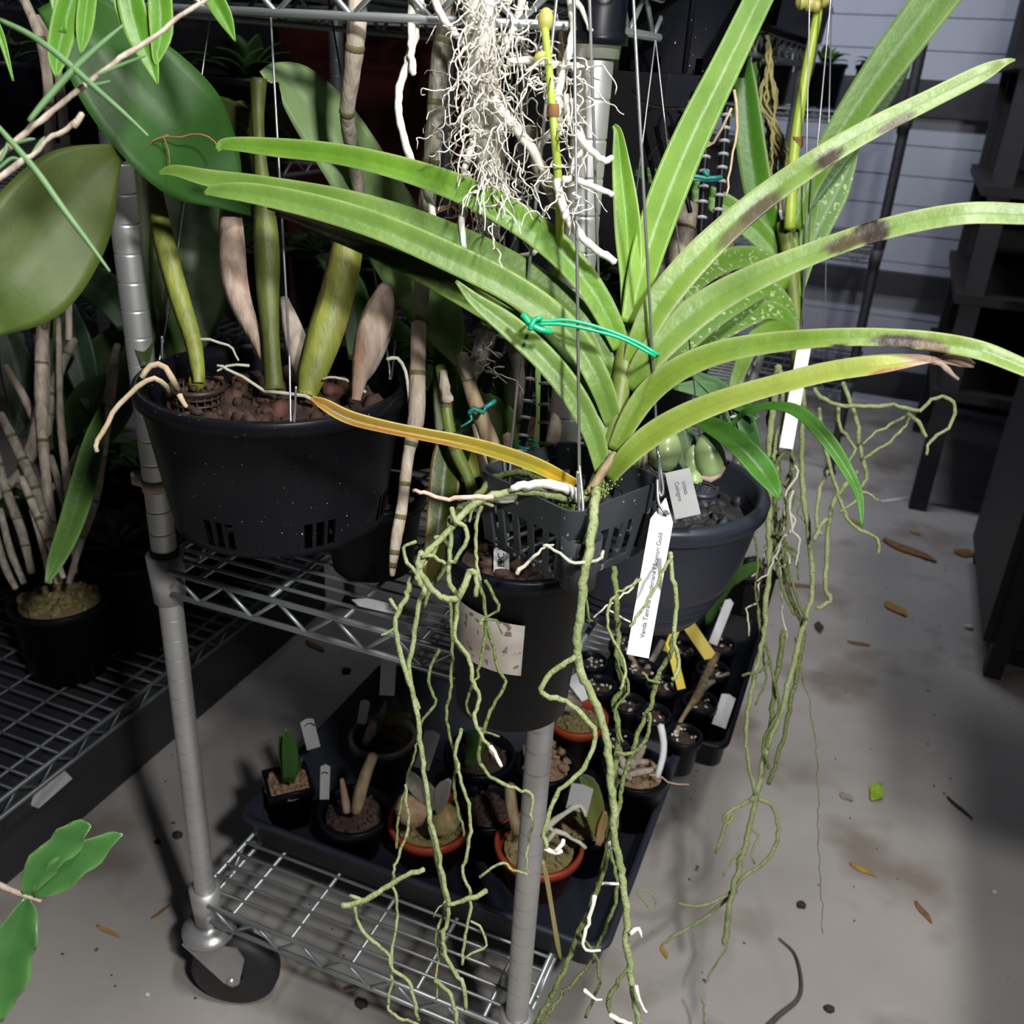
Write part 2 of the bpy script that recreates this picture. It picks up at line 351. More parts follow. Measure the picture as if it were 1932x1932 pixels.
# ================================================================== RACKS
def post(mb, x, y, z0, z1, r=.0127, k=28):
    prof = []; z = z0
    while z < z1:
        prof += [(r, z), (r, z+.0006), (r, z+.0225), (r, z+.0231), (r*.955, z+.0238), (r*.955, z+.0248)]; z += .0254
    lathe(mb, (x, y, 0), prof, k)
def rack(label, X0, X1, Y0, Y1, shelves, top, m='metal', wm_='wiremetal', pitch=.0205, wire=.0021, cast=True, zb=.14, wires_along='X', rod_r=.0032, group=None, name='wire_rack', pr=.0127):
    t = thing(name, label, 'rack', ((X0+X1)/2, (Y0+Y1)/2, 0), group)
    for x, y in ((X0, Y0), (X1, Y0), (X0, Y1), (X1, Y1)):
        mb = MB(); post(mb, x, y, zb, top, r=pr); obj('post', mb, m, t)
    for z in shelves:
        mb = MB(); f = Y0-.014; b = Y1+.014; l = X0-.0; r_ = X1+.0
        for zz in (z, z-.027):
            rod(mb, (l+.016, f, zz), (r_-.016, f, zz), rod_r, 8); rod(mb, (l+.016, b, zz), (r_-.016, b, zz), rod_r, 8)
            rod(mb, (X0-.006, Y0+.016, zz), (X0-.006, Y1-.016, zz), rod_r, 8); rod(mb, (X1+.006, Y0+.016, zz), (X1+.006, Y1-.016, zz), rod_r, 8)
        def zig(a, bb, n):
            a = np.array(a); bb = np.array(bb)
            W = [a+(bb-a)*i/n+np.array([0, 0, -.027 if i % 2 else 0]) for i in range(n+1)]
            for p, q in zip(W[:-1], W[1:]): rod(mb, p, q, .0022, 6)
        nx = max(6, int((X1-X0)/.035)//2*2); ny = max(6, int((Y1-Y0)/.035)//2*2)
        zig((l+.02, f, z), (r_-.02, f, z), nx); zig((l+.02, b, z), (r_-.02, b, z), nx)
        zig((X0-.006, Y0+.02, z), (X0-.006, Y1-.02, z), ny); zig((X1+.006, Y0+.02, z), (X1+.006, Y1-.02, z), ny)
        sh = obj('shelf', mb, wm_, t)
        mb = MB()
        if wires_along == 'X':
            y = Y0+.0; i = 0
            while y < Y1+.01:
                s = .02 if y < Y0+.02 or y > Y1-.02 else 0
                rod(mb, (X0-.004+s, y+.008, z+.002), (X1+.004-s, y+.008, z+.002), wire, 6); y += pitch
            n = max(2, int(round((X1-X0-.06)/.083)))
            for i in range(n+1):
                x = X0+.05+(X1-X0-.085)*i/n; rod(mb, (x, f, z-.002), (x, b, z-.002), wire*1.35, 6)
        else:
            x = X0+.01
            while x < X1:
                rod(mb, (x, Y0-.01, z+.002), (x, Y1+.01, z+.002), wire, 6); x += pitch
            n = max(2, int(round((Y1-Y0-.06)/.09)))
            for i in range(n+1):
                y = Y0+.04+(Y1-Y0-.08)*i/n; rod(mb, (X0, y, z-.002), (X1, y, z-.002), wire*1.35, 6)
        g = sub('wire_grid', mb, wm_, sh)
        for x, y in ((X0, Y0), (X1, Y0), (X0, Y1), (X1, Y1)):
            mb = MB(); lathe(mb, (x, y, z-.045), [(pr+.0005, 0), (pr+.0035, 0), (pr+.0065, .055), (pr+.0005, .055)], 24)
            sub('collar', mb, m, sh)
    if cast:
        for x, y in ((X0, Y0), (X1, Y0), (X0, Y1), (X1, Y1)):
            caster(t, x, y)
    else:
        for x, y in ((X0, Y0), (X1, Y0), (X0, Y1), (X1, Y1)):
            mb = MB(); lathe(mb, (x, y, 0), [(0, 0), (.02, 0), (.018, .012), (.012, .02), (.012, zb)], 16); obj('foot', mb, 'blackm', t)
    return t
def caster(t, x, y, ang=.35):
    ca, sa = math.cos(ang), math.sin(ang)
    M3 = np.array([[ca, -sa, 0], [sa, ca, 0], [0, 0, 1.]])       # local x = rolling direction
    R = .0575; wc = np.array([x, y, R])+M3@np.array([.03, 0, 0])
    mb = MB(); lathe(mb, (x, y, .118), [(0, 0), (.03, 0), (.034, .004), (.034, .010), (.02, .014), (.012, .016), (.011, .03)], 24)
    c = obj('caster', mb, 'caster', t)
    mb = MB()
    for s in (-1, 1):
        P2 = [(-.028, .120), (.042, .120), (.050, .10), (.040, .054), (.031, .047), (.020, .054)]
        vs = []
        for yy in (.021*s, .0235*s):
            for a, z in P2: vs.append(np.array([x, y, 0])+M3@np.array([a, yy, z]))
        n = len(P2); mb.add(vs, [tuple(range(n)), tuple(range(2*n-1, n-1, -1))]+[(i, (i+1) % n, n+(i+1) % n, n+i) for i in range(n)])
    sub('fork', mb, 'caster', c, smooth=False)
    mb = MB(); vs = []; k = 40; prof = [(.012, -.014), (R-.012, -.017), (R-.002, -.012), (R, 0), (R-.002, .012), (R-.012, .017), (.012, .014)]
    for r, yy in prof:
        for j in range(k):
            q = 2*math.pi*j/k; vs.append(wc+M3@np.array([r*math.cos(q), yy, r*math.sin(q)]))
    mb.add(vs, [(i*k+j, i*k+(j+1) % k, (i+1)*k+(j+1) % k, (i+1)*k+j) for i in range(len(prof)-1) for j in range(k)])
    sub('wheel', mb, 'blackm', c)
    mb = MB(); W = [wc+M3@np.array([0, -.026, 0]), wc+M3@np.array([0, .026, 0])]; tubew(mb, W, .006, 10); sub('axle', mb, 'caster', c)
LX, MX, PY = -.635, -.213, .675
RK = rack('tall wheeled zinc wire rack with three shelves, holding the tray of potted orchids', LX, MX, PY, 1.90, (.187, .661, 1.200), 1.75)
mb = MB(); lathe(mb, (LX, PY, .660+.012), [(.0132, 0), (.0150, 0), (.0150, .0045), (.0132, .0045)], 24)
obj('black_ring', mb, 'blackm', RK)
mb = MB(); lathe(mb, (MX, PY, 1.163), [(.013, 0), (.021, 0), (.021, .006), (.0185, .008), (.0195, .10), (.013, .10)], 32)
cl = obj('shelf_clamp', mb, 'potclean', RK, label='black moulded shelf clamp with round raised mark')
pc = np.array([MX, PY, 1.197]); tn = nrm(np.array([CAM[0]-MX+.12, CAM[1]-PY, 0])); ts_ = np.cross(np.array([0, 0, 1.]), tn)
text('NSF', pc+tn*.0192-ts_*.0062, ts_, tn, .0065, cl, 'greytag', 'raised_mark')
mb = MB(); W = [pc+tn*.0198+ts_*.0085*math.cos(q)+np.array([0, 0, 1])*.0085*math.sin(q)-tn*.0022*abs(math.cos(q))**2 for q in np.linspace(0, 2*math.pi, 25)]
tubew(mb, W, .00035, 5, False); sub('raised_ring', mb, 'greytag', cl)
rack('low wire rack on the left floor carrying the caned orchid pot', -1.62, -.995, .56, 1.62, (.19, .98), 1.75, m='wiredark', wm_='wiredark', cast=False, zb=.02, pitch=.028, rod_r=.004)
rack('far wire rack behind the hanging pot, stacked with pots', -2.35, -.98, 2.05, 2.5, (.45, 1.235), 1.75, m='wiredark', wm_='wiredark', cast=False, zb=.02, wires_along='Y', pitch=.04)
rack('slim dark wire rack standing against the pale panel wall', -.95, -.045, 3.02, 3.42, (.30, .70, 1.07), 1.8, m='dark', wm_='wiredark', cast=False, zb=.02, wires_along='Y', pitch=.04)
# tape flag round the front left post
mb = MB(); z = .748; W = []
for q in np.linspace(-2.0, 1.2, 20): W.append((LX+.0135*math.cos(q+math.pi/2+2.2), PY+.0135*math.sin(q+math.pi/2+2.2)))
zt = proj((LX, PY, .752)); 
vs = []; ring = [(.014*math.cos(q), .014*math.sin(q)) for q in np.linspace(-2.9, .3, 16)]+[(.018, .006)]
tail = [(-.030, -.002), (-.032, .004), (-.028, .008), (-.015, .010)]
for x, y in tail[::-1]+ring: vs += [(LX+x, PY+y, .744), (LX+x, PY+y, .756)]
n = len(vs)//2; mb.add(vs, [(2*i, 2*i+2, 2*i+3, 2*i+1) for i in range(n-1)])
o = single('tape_strip', mb, 'tape', 'old tan tape strip wrapped round the front left rack post', 'tape')
sm = o.modifiers.new('thick', 'SOLIDIFY'); sm.thickness = .0008
# dark shelving at the far right
t = thing('storage_shelf', 'dark brown wooden shelving unit standing at the far right', 'shelf', (.62, 3.2, 0))
for x in (.20, 1.0):
    for y in (2.85, 3.6):
        mb = MB(); box(mb, (x, y, 0), (x+.05, y+.05, 1.9)); obj('upright', mb, 'dark', t, smooth=False)
for z in (.35, .62, .9, 1.2, 1.5, 1.85):
    mb = MB(); box(mb, (.18, 2.84, z), (1.07, 3.66, z+.025)); obj('board', mb, 'brownwood', t, smooth=False)
mb = MB(); box(mb, (.22, 3.55, .3), (1.04, 3.58, 1.9)); obj('back_panel', mb, 'brownwood', t, smooth=False)
t = thing('work_table', 'black legged table whose leg shows at the right edge', 'table', (.72, 2.2, 0))
for x, y in ((.37, 1.98), (.98, 1.98), (.37, 2.55), (.98, 2.55)):
    mb = MB(); box(mb, (x, y, 0), (x+.035, y+.035, .86)); obj('leg', mb, 'dark', t, smooth=False)
mb = MB(); box(mb, (.33, 1.94, .86), (1.06, 2.62, .90)); obj('table_top', mb, 'dark', t, smooth=False)
mb = MB(); box(mb, (.35, 1.99, .08), (.6, 2.55, .84)); obj('side_panel', mb, 'dark', t, smooth=False)

# ================================================================== POTS
def pot(name, label, cat, c, rt, rb, h, m='pot', slots=0, lip=.004, soil='soil', soilm=(.85, .9), n=60, group=None, k=72, cs=(.006, .012), ribs=0, holes=()):
    t = thing(name, label, cat, c, group)
    mb = MB(); prof = potprof(rt, rb, h, lip)
    if holes:
        w_ = .0025; rr = lambda z, o: rb-o+(rt-lip-rb)*.97*z/(h-.012)
        zs = (holes[0][2], holes[0][3])
        prof = [(0, 0), (rb, 0)]+[(rr(z_, 0), z_) for z_ in zs]+prof[2:-2]+[(rr(z_, w_), z_) for z_ in zs[::-1]]+prof[-2:]
    if ribs:
        body = [(0, 0), (rb, 0)]
        for i in range(ribs):
            z = .012+i*.010; f = z/h; r = rb+(rt-.006-rb)*math.sin(f*math.pi/2)**.8
            body += [(r-.0005, z), (r+.0018, z+.003), (r-.0005, z+.006)]
        for f in np.linspace((.012+ribs*.01)/h, .86, 8): body.append((rb+(rt-.006-rb)*math.sin(f*math.pi/2)**.8, h*f))
        prof = body+[(rt-.002, h-.017), (rt, h-.014), (rt-.0015, h-.010), (rt+.001, h-.006), (rt-.003, h-.001), (rt-.008, h), (rt-.011, h-.003), (rt-.011, h-.02), (rb, .008), (0, .006)]
    lathe(mb, c, prof, k, holes=holes)
    body = obj('pot_body', mb, m, t)
    if soil:
        r = (rt-lip-.004)*.95; sm_ = MB(); hz = h*soilm[0]
        lathe(sm_, (c[0], c[1], c[2]+hz-.006), [(r*.93, 0), (r*.6, .003), (0, .004)], 24)
        chips(sm_, (c[0], c[1], c[2]+hz-.006), r*.9, n, cs[0], cs[1]); obj('potting_mix', sm_, soil, t, kind='stuff')
    return t
# --- big hanging pot, left
PC = at(517, 712, .80); PH = .125; PR = .1135
c = PC-np.array([0, 0, PH])
LP = pot('hanging_pot', 'wide black hanging pot with slotted base and silver wires, left of the picture', 'pot', c, PR, .092, PH, 'pot', n=130, cs=(.006, .014), soilm=(.80, .9), k=180, holes=[(a0+i*.105, .036, .007, .031) for a0 in (-1.62, -.74, .10) for i in range(3)])
mb = MB(); chips(mb, (PC[0], PC[1], c[2]+.006), .082, 90, .006, .012, .02); obj('potting_mix', mb, 'soil', LP, kind='stuff')
mb = MB(); chips(mb, (PC[0], PC[1], PC[2]-.028), PR*.8, 26, .008, .016); obj('bark_chunks', mb, 'chip2', LP, kind='stuff', label='red-brown bark chunks')
def wire(mb, pts, r=.0009, k=6):
    W = cr(np.array(pts), max(2, 12*len(pts))) if len(pts) > 2 else np.array(pts); tubew(mb, W, r, k)
top = at(470, -500, .86)
for p, q in (((553, 795, .71), (508, -20, .715)), ((305, 690, .86), (335, 350, .87)), ((738, 700, .84), (630, 60, .90))):
    mb = MB(); a = at(*p); b = at(*q); hook = a+np.array([.0, -.003, -.006])
    if p[0] == 305: b = a+(np.array(top)-a)*.98
    wire(mb, [a+np.array([.004, 0, .028]), a+np.array([.002, -.002, -.002]), hook, a+np.array([-.002, 0, .004]), a+nrm(b-a)*.05]); tubew(mb, np.array([a+nrm(b-a)*.05, b+(b-a)*.15]), .0009, 6)
    obj('hanger_wire', mb, 'galv', LP)
# net cup in the pot
nc = at(372, 730, .80)
t = thing('net_cup', 'small brown mesh cup with a lone shoot, sunk in the wide hanging pot', 'pot', nc-np.array([0, 0, .03]))
mb = MB(); nk = 20
for i, z in enumerate((0, .006, .012, .018, .024)):
    r = .018+.003*i/4; W = [(nc[0]+r*math.cos(q), nc[1]+r*math.sin(q), nc[2]-.03+z) for q in np.linspace(0, 2*math.pi, 33)]; tubew(mb, W, .0011, 5, False)
for j in range(nk):
    q = 2*math.pi*j/nk; rod(mb, (nc[0]+.018*math.cos(q), nc[1]+.018*math.sin(q), nc[2]-.032), (nc[0]+.0212*math.cos(q), nc[1]+.0212*math.sin(q), nc[2]), .0009, 5)
lathe(mb, (nc[0], nc[1], nc[2]-.002), [(.0205, 0), (.024, 0), (.0245, .002), (.024, .004), (.0205, .004)], 32)
obj('mesh_wall', mb, 'brown_in', t)
mb = MB(); lathe(mb, (nc[0], nc[1], nc[2]-.006), [(.0195, 0), (0, .003)], 16); chips(mb, (nc[0], nc[1], nc[2]-.004), .016, 14, .003, .005); obj('potting_mix', mb, 'soil', t, kind='stuff')

# ================================================================== LEFT PLANT
G = thing('cattleya_orchid', 'broad-leaved orchid with fat papery stems growing in the wide hanging pot', 'plant', (PC[0], PC[1], PC[2]-.02))
def stem(parent, pts, d, m, name='pseudobulb', k=14, label=None, jit=0, flat=None, ridge=.26):
    P = [(p[0], p[1], p[2], (p[3] if len(p) > 3 else d)) for p in pts]; mb = MB()
    L = sum(math.hypot(P[i+1][0]-P[i][0], P[i+1][1]-P[i][1]) for i in range(len(P)-1)); n = max(8, int(L/10)); Q = cr(P, n)
    W = np.array([at(q[0], q[1], q[3]) for q in Q]); R = np.maximum(Q[:, 2], 1)*.5*Q[:, 3]/F
    T = np.gradient(W, axis=0); vs = []
    u = None
    for i in range(n):
        t = nrm(T[i]); v = nrm(W[i]-CAM); s = nrm(np.cross(t, v)); b = np.cross(s, t)
        for j in range(k):
            q = 2*math.pi*j/k; rr = R[i]*(1+ridge*(1 if j % 2 else -.3)*.5)
            vs.append(W[i]+(s*math.cos(q)+b*math.sin(q)*(flat or .7))*rr)
    fs = [(i*k+j, i*k+(j+1) % k, (i+1)*k+(j+1) % k, (i+1)*k+j) for i in range(n-1) for j in range(k)]
    fs += [tuple(range(k)), tuple((n-1)*k+j for j in range(k))[::-1]]
    mb.add(vs, fs); return obj(name, mb, m, parent, label=label)
stem(G, [(488, 150, 30), (487, 230, 22), (492, 310, 24), (500, 400, 38), (505, 480, 44), (507, 560, 38), (512, 650, 30), (518, 735, 34)], .79, 'pbulbolive')
stem(G, [(288, 330, 22), (303, 420, 34), (322, 500, 36), (345, 580, 34), (364, 640, 30), (374, 700, 24), (375, 722, 20)], .79, 'pbulb', label='yellow-green ridged stem')
stem(G, [(436, 380, 34), (438, 460, 46), (444, 530, 46), (462, 590, 36), (487, 640, 28), (515, 700, 24)], .80, 'husk', label='pinkish papery stem')
stem(G, [(660, 440, 46), (652, 490, 58), (636, 560, 60), (615, 630, 62), (592, 700, 52), (580, 745, 34)], .80, 'pbulb', label='fat yellow-green stem')
stem(G, [(728, 535, 18), (722, 570, 44), (706, 620, 56), (690, 670, 44), (678, 720, 26), (672, 755, 16)], .78, 'husk', label='dry tan stem')
stem(G, [(535, 560, 14), (552, 620, 36), (566, 670, 42), (575, 720, 30)], .83, 'huskgrey', label='grey papery stem')
stem(G, [(742, 560, 10), (735, 610, 20), (700, 690, 24), (660, 740, 12)], .81, 'huskgrey', label='grey papery stem')
mb = MB()
for pts, r0 in (([(600, 755), (560, 745), (500, 735), (440, 700), (410, 690)], 4), ([(470, 690), (430, 690), (410, 700)], 3), ([(690, 740), (640, 712), (610, 715)], 3), ([(376, 640), (430, 650), (450, 680)], 3)):
    tube(mb, pts, r0, r0*.7, .79, jit=1.5)
obj('surface_roots', mb, 'rootgrey', G)
mb = MB(); tube(mb, [(335, 735, .745), (322, 708, .73), (308, 690, .73), (290, 688, .73), (275, 700, .73), (268, 712, .73)], 6.5, 5.5, jit=.6)
tube(mb, [(318, 745, .75), (310, 725, .73), (296, 714, .72), (280, 716, .72), (258, 732, .72), (235, 755, .72), (215, 775, .72), (204, 800, .72), (190, 822, .72), (181, 838, .72), (183, 852, .72)], 5.5, 4.5, jit=.8, rn=.06)
tube(mb, [(338, 745), (345, 758), (352, 768)], 6, 4, .725); obj('rim_root', mb, 'roottan', G, label='tan root curling over the pot rim')
mb = MB(); tube(mb, [(730, 678), (750, 676), (765, 700), (771, 740), (775, 780)], 4, 3, .78); obj('rim_root', mb, 'rootgrey', G)
DG = (.05, .12, .02); MG = (.10, .22, .04)
# broad leaves
leaf(G, [(500, 148, 26, .79), (522, 142, 40, .80), (560, 165, 84, .81), (612, 228, 112, .82), (668, 310, 118, .83), (722, 400, 124, .83), (772, 490, 128, .82), (815, 570, 112, .80), (848, 640, 66, .79), (863, 690, 8, .78)], .8, 'leafdark', k=(.45, -.35), fold=.16, c0=(.30, .44, .20), c1=(.20, .32, .10), n=44, label='long pale arching leaf')
leaf(G, [(95, 0, 60, .70), (170, 60, 140, .70), (250, 160, 200, .71), (330, 250, 210, .73), (392, 320, 150, .76), (440, 370, 60, .78), (480, 402, 14, .8)], .74, 'leafdark', k=.35, fold=.16, c0=(.035, .11, .015), c1=(.022, .08, .014), n=44, label='wide glossy dark green leaf')
leaf(G, [(246, 292, 16, .72), (210, 296, 50, .70), (150, 350, 150, .68), (90, 440, 200, .66), (30, 530, 190, .65), (-30, 600, 90, .65), (-60, 630, 10, .65)], .68, 'leafdark', k=.0, fold=.08, c0=(.05, .06, .012), c1=(.10, .16, .025), n=40, label='broad olive leaf seen from beneath')
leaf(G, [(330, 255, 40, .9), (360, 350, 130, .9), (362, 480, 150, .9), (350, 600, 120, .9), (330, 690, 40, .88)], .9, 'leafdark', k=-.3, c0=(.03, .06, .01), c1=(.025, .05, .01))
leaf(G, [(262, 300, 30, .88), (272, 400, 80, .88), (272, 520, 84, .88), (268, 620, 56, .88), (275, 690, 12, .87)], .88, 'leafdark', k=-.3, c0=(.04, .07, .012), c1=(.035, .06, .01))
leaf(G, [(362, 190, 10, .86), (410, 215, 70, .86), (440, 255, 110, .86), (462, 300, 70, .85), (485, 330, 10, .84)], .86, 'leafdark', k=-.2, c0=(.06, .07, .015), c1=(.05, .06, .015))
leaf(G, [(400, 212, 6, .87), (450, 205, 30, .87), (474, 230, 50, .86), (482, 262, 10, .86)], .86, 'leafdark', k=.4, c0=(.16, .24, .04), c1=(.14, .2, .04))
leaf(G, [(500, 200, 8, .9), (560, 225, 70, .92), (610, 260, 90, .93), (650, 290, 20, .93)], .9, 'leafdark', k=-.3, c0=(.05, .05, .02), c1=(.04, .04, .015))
leaf(G, [(600, 480, 10, .86), (650, 530, 60, .86), (672, 600, 60, .86), (668, 680, 20, .85)], .86, 'leafdark', k=.0, c0=(.04, .10, .02), c1=(.05, .12, .03))
leaf(G, [(760, 520, 12, .86), (800, 600, 40, .87), (830, 660, 40, .88), (856, 700, 8, .88)], .86, 'leafdark', k=-.3, c0=(.10, .12, .02), c1=(.08, .10, .02))
mb = MB(); tube(mb, [(283, 270), (310, 258), (345, 258), (375, 252), (400, 262), (412, 280)], 2, 1.5, .72, jit=1); tube(mb, [(308, 258), (318, 285), (320, 320)], 1.8, 1.2, .72); tube(mb, [(318, 255), (290, 265), (282, 275)], 2.2, 1, .72)
obj('dry_bract', mb, 'deadleaf', G)
# lone shoot sits in the cup: short stub
mb = MB(); blob(mb, nc+np.array([0, 0, .004]), .007, (1, 1, 1.2), 10, .05); obj('shoot', mb, 'pbulb', t)

# ================================================================== FRONT VANDA + BASKET
D = .64
bc = at(1100, 935, .685)      # basket centre, rim level
def sqring(c, s, z, ang, n=8, rc=.012):
    out = []
    for i in range(4):
        a = ang+i*math.pi/2
        cxx = np.array([math.cos(a), math.sin(a)])*0
        for q in np.linspace(a-math.pi/4, a+math.pi/4, n):
            corner = np.array([math.cos(a), math.sin(a)])*(s*math.sqrt(2)-rc*math.sqrt(2))
            out.append((c[0]+corner[0]+rc*math.cos(q), c[1]+corner[1]+rc*math.sin(q), c[2]+z))
    return out
pL = at(868, 925, .68); pF = at(1085, 972, .615); pR = at(1283, 945, .68)
bz = pF[2]
# square from front corner: diagonal direction away from camera
side = .098; bang = math.atan2((pL-pF)[1], (pL-pF)[0]); bang2 = math.atan2((pR-pF)[1], (pR-pF)[0])
am = (bang+bang2)/2; dirb = np.array([math.cos(am), math.sin(am)])
bctr = np.array([pF[0], pF[1], 0])+np.array([dirb[0], dirb[1], 0])*side*math.sqrt(2)*.5; bctr[2] = bz
hs_ = side/2; ang0 = am+math.pi
BK = thing('slatted_basket', 'square grey plastic slatted basket hung on wires under the long-leaved orchid', 'basket', (bctr[0], bctr[1], bz-.055))
def ringstrip(mb, z0, z1, s0, s1, th=.002):
    A = []
    for s, z in ((s0, z0), (s1, z1), (s1-th, z1), (s0-th, z0)): A.append(sqring(bctr, s, z, ang0))
    k = len(A[0]); vs = sum(A, []); mb.add(vs, [(i*k+j, i*k+(j+1) % k, ((i+1) % 4)*k+(j+1) % k, ((i+1) % 4)*k+j) for i in range(4) for j in range(k)])
mb = MB(); ringstrip(mb, -.022, .0, hs_-.0015, hs_); obj('rim_band', mb, 'basket', BK, smooth=False)
mb = MB(); ringstrip(mb, -.058, -.052, hs_-.006, hs_-.005); obj('base_ring', mb, 'basket', BK, smooth=False)
for i in range(4):
    a = ang0+i*math.pi/2; b = a+math.pi/2
    A = np.array([math.cos(a), math.sin(a), 0])*hs_*math.sqrt(2); B = np.array([math.cos(b), math.sin(b), 0])*hs_*math.sqrt(2)
    dr = nrm(B-A); nr = nrm(np.cross(dr, np.array([0, 0, 1.])))
    for j, f in enumerate((.10, .26, .42, .58, .74, .90)):
        p = bctr+A*(1-f)+B*f; wdt = .0055 if j not in (0, 5) else .010
        mb = MB(); vs = []
        for z, ins in ((-.022, .001), (-.055, .006)):
            for sx in (-1, 1):
                for th in (0, .0018):
                    q = p+dr*sx*wdt*.5; q = q*1.0; inn = nrm(np.array([bctr[0]-p[0], bctr[1]-p[1], 0])); vs.append(q+inn*(ins+th)+np.array([0, 0, z]))
        mb.add(vs, [(0, 2, 6, 4), (1, 5, 7, 3), (0, 4, 5, 1), (2, 3, 7, 6), (0, 1, 3, 2), (4, 6, 7, 5)]); obj('slat', mb, 'basket', BK, smooth=False)
for f in (-.6, -.2, .2, .6):
    mb = MB(); a = ang0+math.pi/4; u = np.array([math.cos(a), math.sin(a), 0]); v = np.array([-u[1], u[0], 0])
    rod(mb, bctr+u*hs_*f-v*hs_*.9+np.array([0, 0, -.056]), bctr+u*hs_*f+v*hs_*.9+np.array([0, 0, -.056]), .002, 6); obj('base_bar', mb, 'basket', BK)
mb = MB(); q = at(1068, 1050, .632); lathe(mb, (pF[0]+.002, pF[1]+.013, bz-.058), [(0, 0), (.0125, 0), (.0145, .038), (.013, .038), (.0115, .002), (0, .002)], 24); obj('corner_cup', mb, 'basket', BK)
def hw(parent, a, b, ext=.35):
    mb = MB(); A = at(*a); B = at(*b); n = nrm(B-A)
    wire(mb, [A+np.array([-.004, 0, .028]), A+np.array([-.001, 0, .004]), A+np.array([.001, -.002, -.001]), A+np.array([.0018, 0, .004]), A+n*.03], .0011)
    tubew(mb, np.array([A+n*.03, B+n*ext]), .0011, 6); obj('hanger_wire', mb, 'galv', parent)
hw(BK, (1094, 965, .625), (1083, -20, .60))
hw(BK, (1245, 930, .665), (1194, -20, .60))
hw(BK, (956, 925, .70), (1052, -20, .61))
hw(BK, (1140, 880, .72), (1112, -20, .60))

VB = at(1140, 905, .655)
V = thing('vanda_orchid', 'big strap-leaved orchid fanned above the slatted basket, green tie round its leaves', 'plant', VB)
GR0 = (.135, .25, .035); GR1 = (.15, .26, .045); PALE = (.30, .42, .13)
def vl(pts, d=D, **k):
    k.setdefault('c0', GR0); k.setdefault('c1', GR1); k.setdefault('ce', PALE); return leaf(V, pts, d, 'leaf', **k)
# points run tip -> base
vl([(408, 283, 8, .66), (430, 272, 22, .66), (520, 279, 34, .66), (640, 292, 38, .655), (760, 320, 44, .65), (880, 362, 52, .645), (980, 415, 56, .645), (1060, 478, 56, .645), (1115, 545, 50, .65), (1150, 605, 44, .655), (1172, 655, 34, .66)], k=.3, c0=(.11, .24, .02), c1=(.17, .35, .025))
vl([(298, 327, 5, .665), (330, 322, 20, .665), (400, 338, 32, .665), (500, 352, 36, .665), (640, 378, 42, .66), (760, 412, 46, .66), (880, 460, 50, .66), (980, 512, 52, .66), (1060, 566, 50, .66), (1112, 620, 44, .66), (1145, 690, 36, .665), (1165, 750, 28, .67)], k=.4, c0=(.13, .24, .035))
vl([(385, 365, 6, .64), (410, 360, 24, .64), (480, 366, 38, .64), (600, 392, 46, .64), (720, 430, 50, .64), (840, 482, 54, .64), (950, 536, 56, .64), (1040, 596, 54, .64), (1095, 655, 50, .645), (1135, 730, 44, .65), (1158, 800, 34, .66)], k=.25, c0=(.16, .28, .05))
vl([(520, 402, 8, .69), (600, 432, 20, .69), (700, 468, 34, .69), (800, 515, 42, .68), (900, 570, 46, .67), (990, 630, 48, .665), (1060, 700, 46, .66), (1110, 775, 42, .66), (1138, 850, 32, .665)], k=.15, c0=(.13, .22, .03), c1=(.2, .33, .06), blots=((560, 418, 110, 26, .35, BR), (700, 465, 120, 20, .4, (.04, .04, .015)), (830, 525, 80, 16, .4, (.07, .09, .02))))
vl([(505, 392, 6, .71), (620, 420, 24, .71), (740, 462, 34, .70), (850, 515, 42, .69), (960, 590, 46, .68), (1040, 670, 46, .68), (1090, 750, 40, .68), (1120, 840, 30, .68)], k=.1, c0=(.10, .17, .02), blots=((600, 415, 120, 30, .3, BR), (760, 475, 90, 22, .4, (.05, .05, .015))))
vl([(860, 530, 6, .63), (900, 570, 28, .635), (960, 615, 44, .64), (1030, 680, 48, .645), (1085, 750, 46, .65), (1120, 820, 40, .655), (1138, 890, 30, .66)], k=.2)
vl([(950, 560, 10, .66), (1020, 600, 40, .66), (1080, 660, 48, .66), (1125, 730, 44, .66), (1150, 810, 36, .66), (1155, 860, 24, .665)], k=.2, c0=(.2, .34, .07), c1=(.16, .27, .05))
vl([(1158, 236, 8, .68), (1166, 252, 18, .68), (1172, 310, 34, .68), (1180, 380, 46, .675), (1186, 450, 50, .67), (1190, 520, 42, .67), (1188, 580, 34, .67), (1182, 640, 26, .67)], k=.0, fold=.25, c0=(.13, .28, .025), c1=(.20, .38, .03))
vl([(1470, -80, 50, .72), (1428, 5, 54, .71), (1372, 120, 58, .70), (1313, 240, 66, .69), (1268, 345, 70, .68), (1232, 445, 66, .67), (1208, 530, 54, .665), (1190, 610, 38, .665)], k=.1, fold=.2, c0=(.19, .31, .09), c1=(.21, .38, .04), ce=None)
vl([(1915, 113, 4, .60), (1895, 118, 14, .60), (1850, 140, 32, .605), (1750, 190, 36, .61), (1650, 240, 40, .615), (1560, 292, 44, .62), (1465, 356, 48, .63), (1385, 420, 52, .635), (1310, 492, 58, .64), (1250, 565, 58, .645), (1212, 635, 48, .65), (1188, 705, 34, .66)], k=.25, c0=(.22, .31, .10), c1=(.20, .34, .04), ce=(.45, .5, .26),
   blots=((1430, 402, 62, 20, -.72, (.10, .08, .04)), (1380, 445, 34, 12, -.75, (.16, .15, .07)), (1562, 300, 34, 16, -.6, (.05, .035, .02)), (1690, 232, 44, 9, -.5, (.07, .05, .02))))
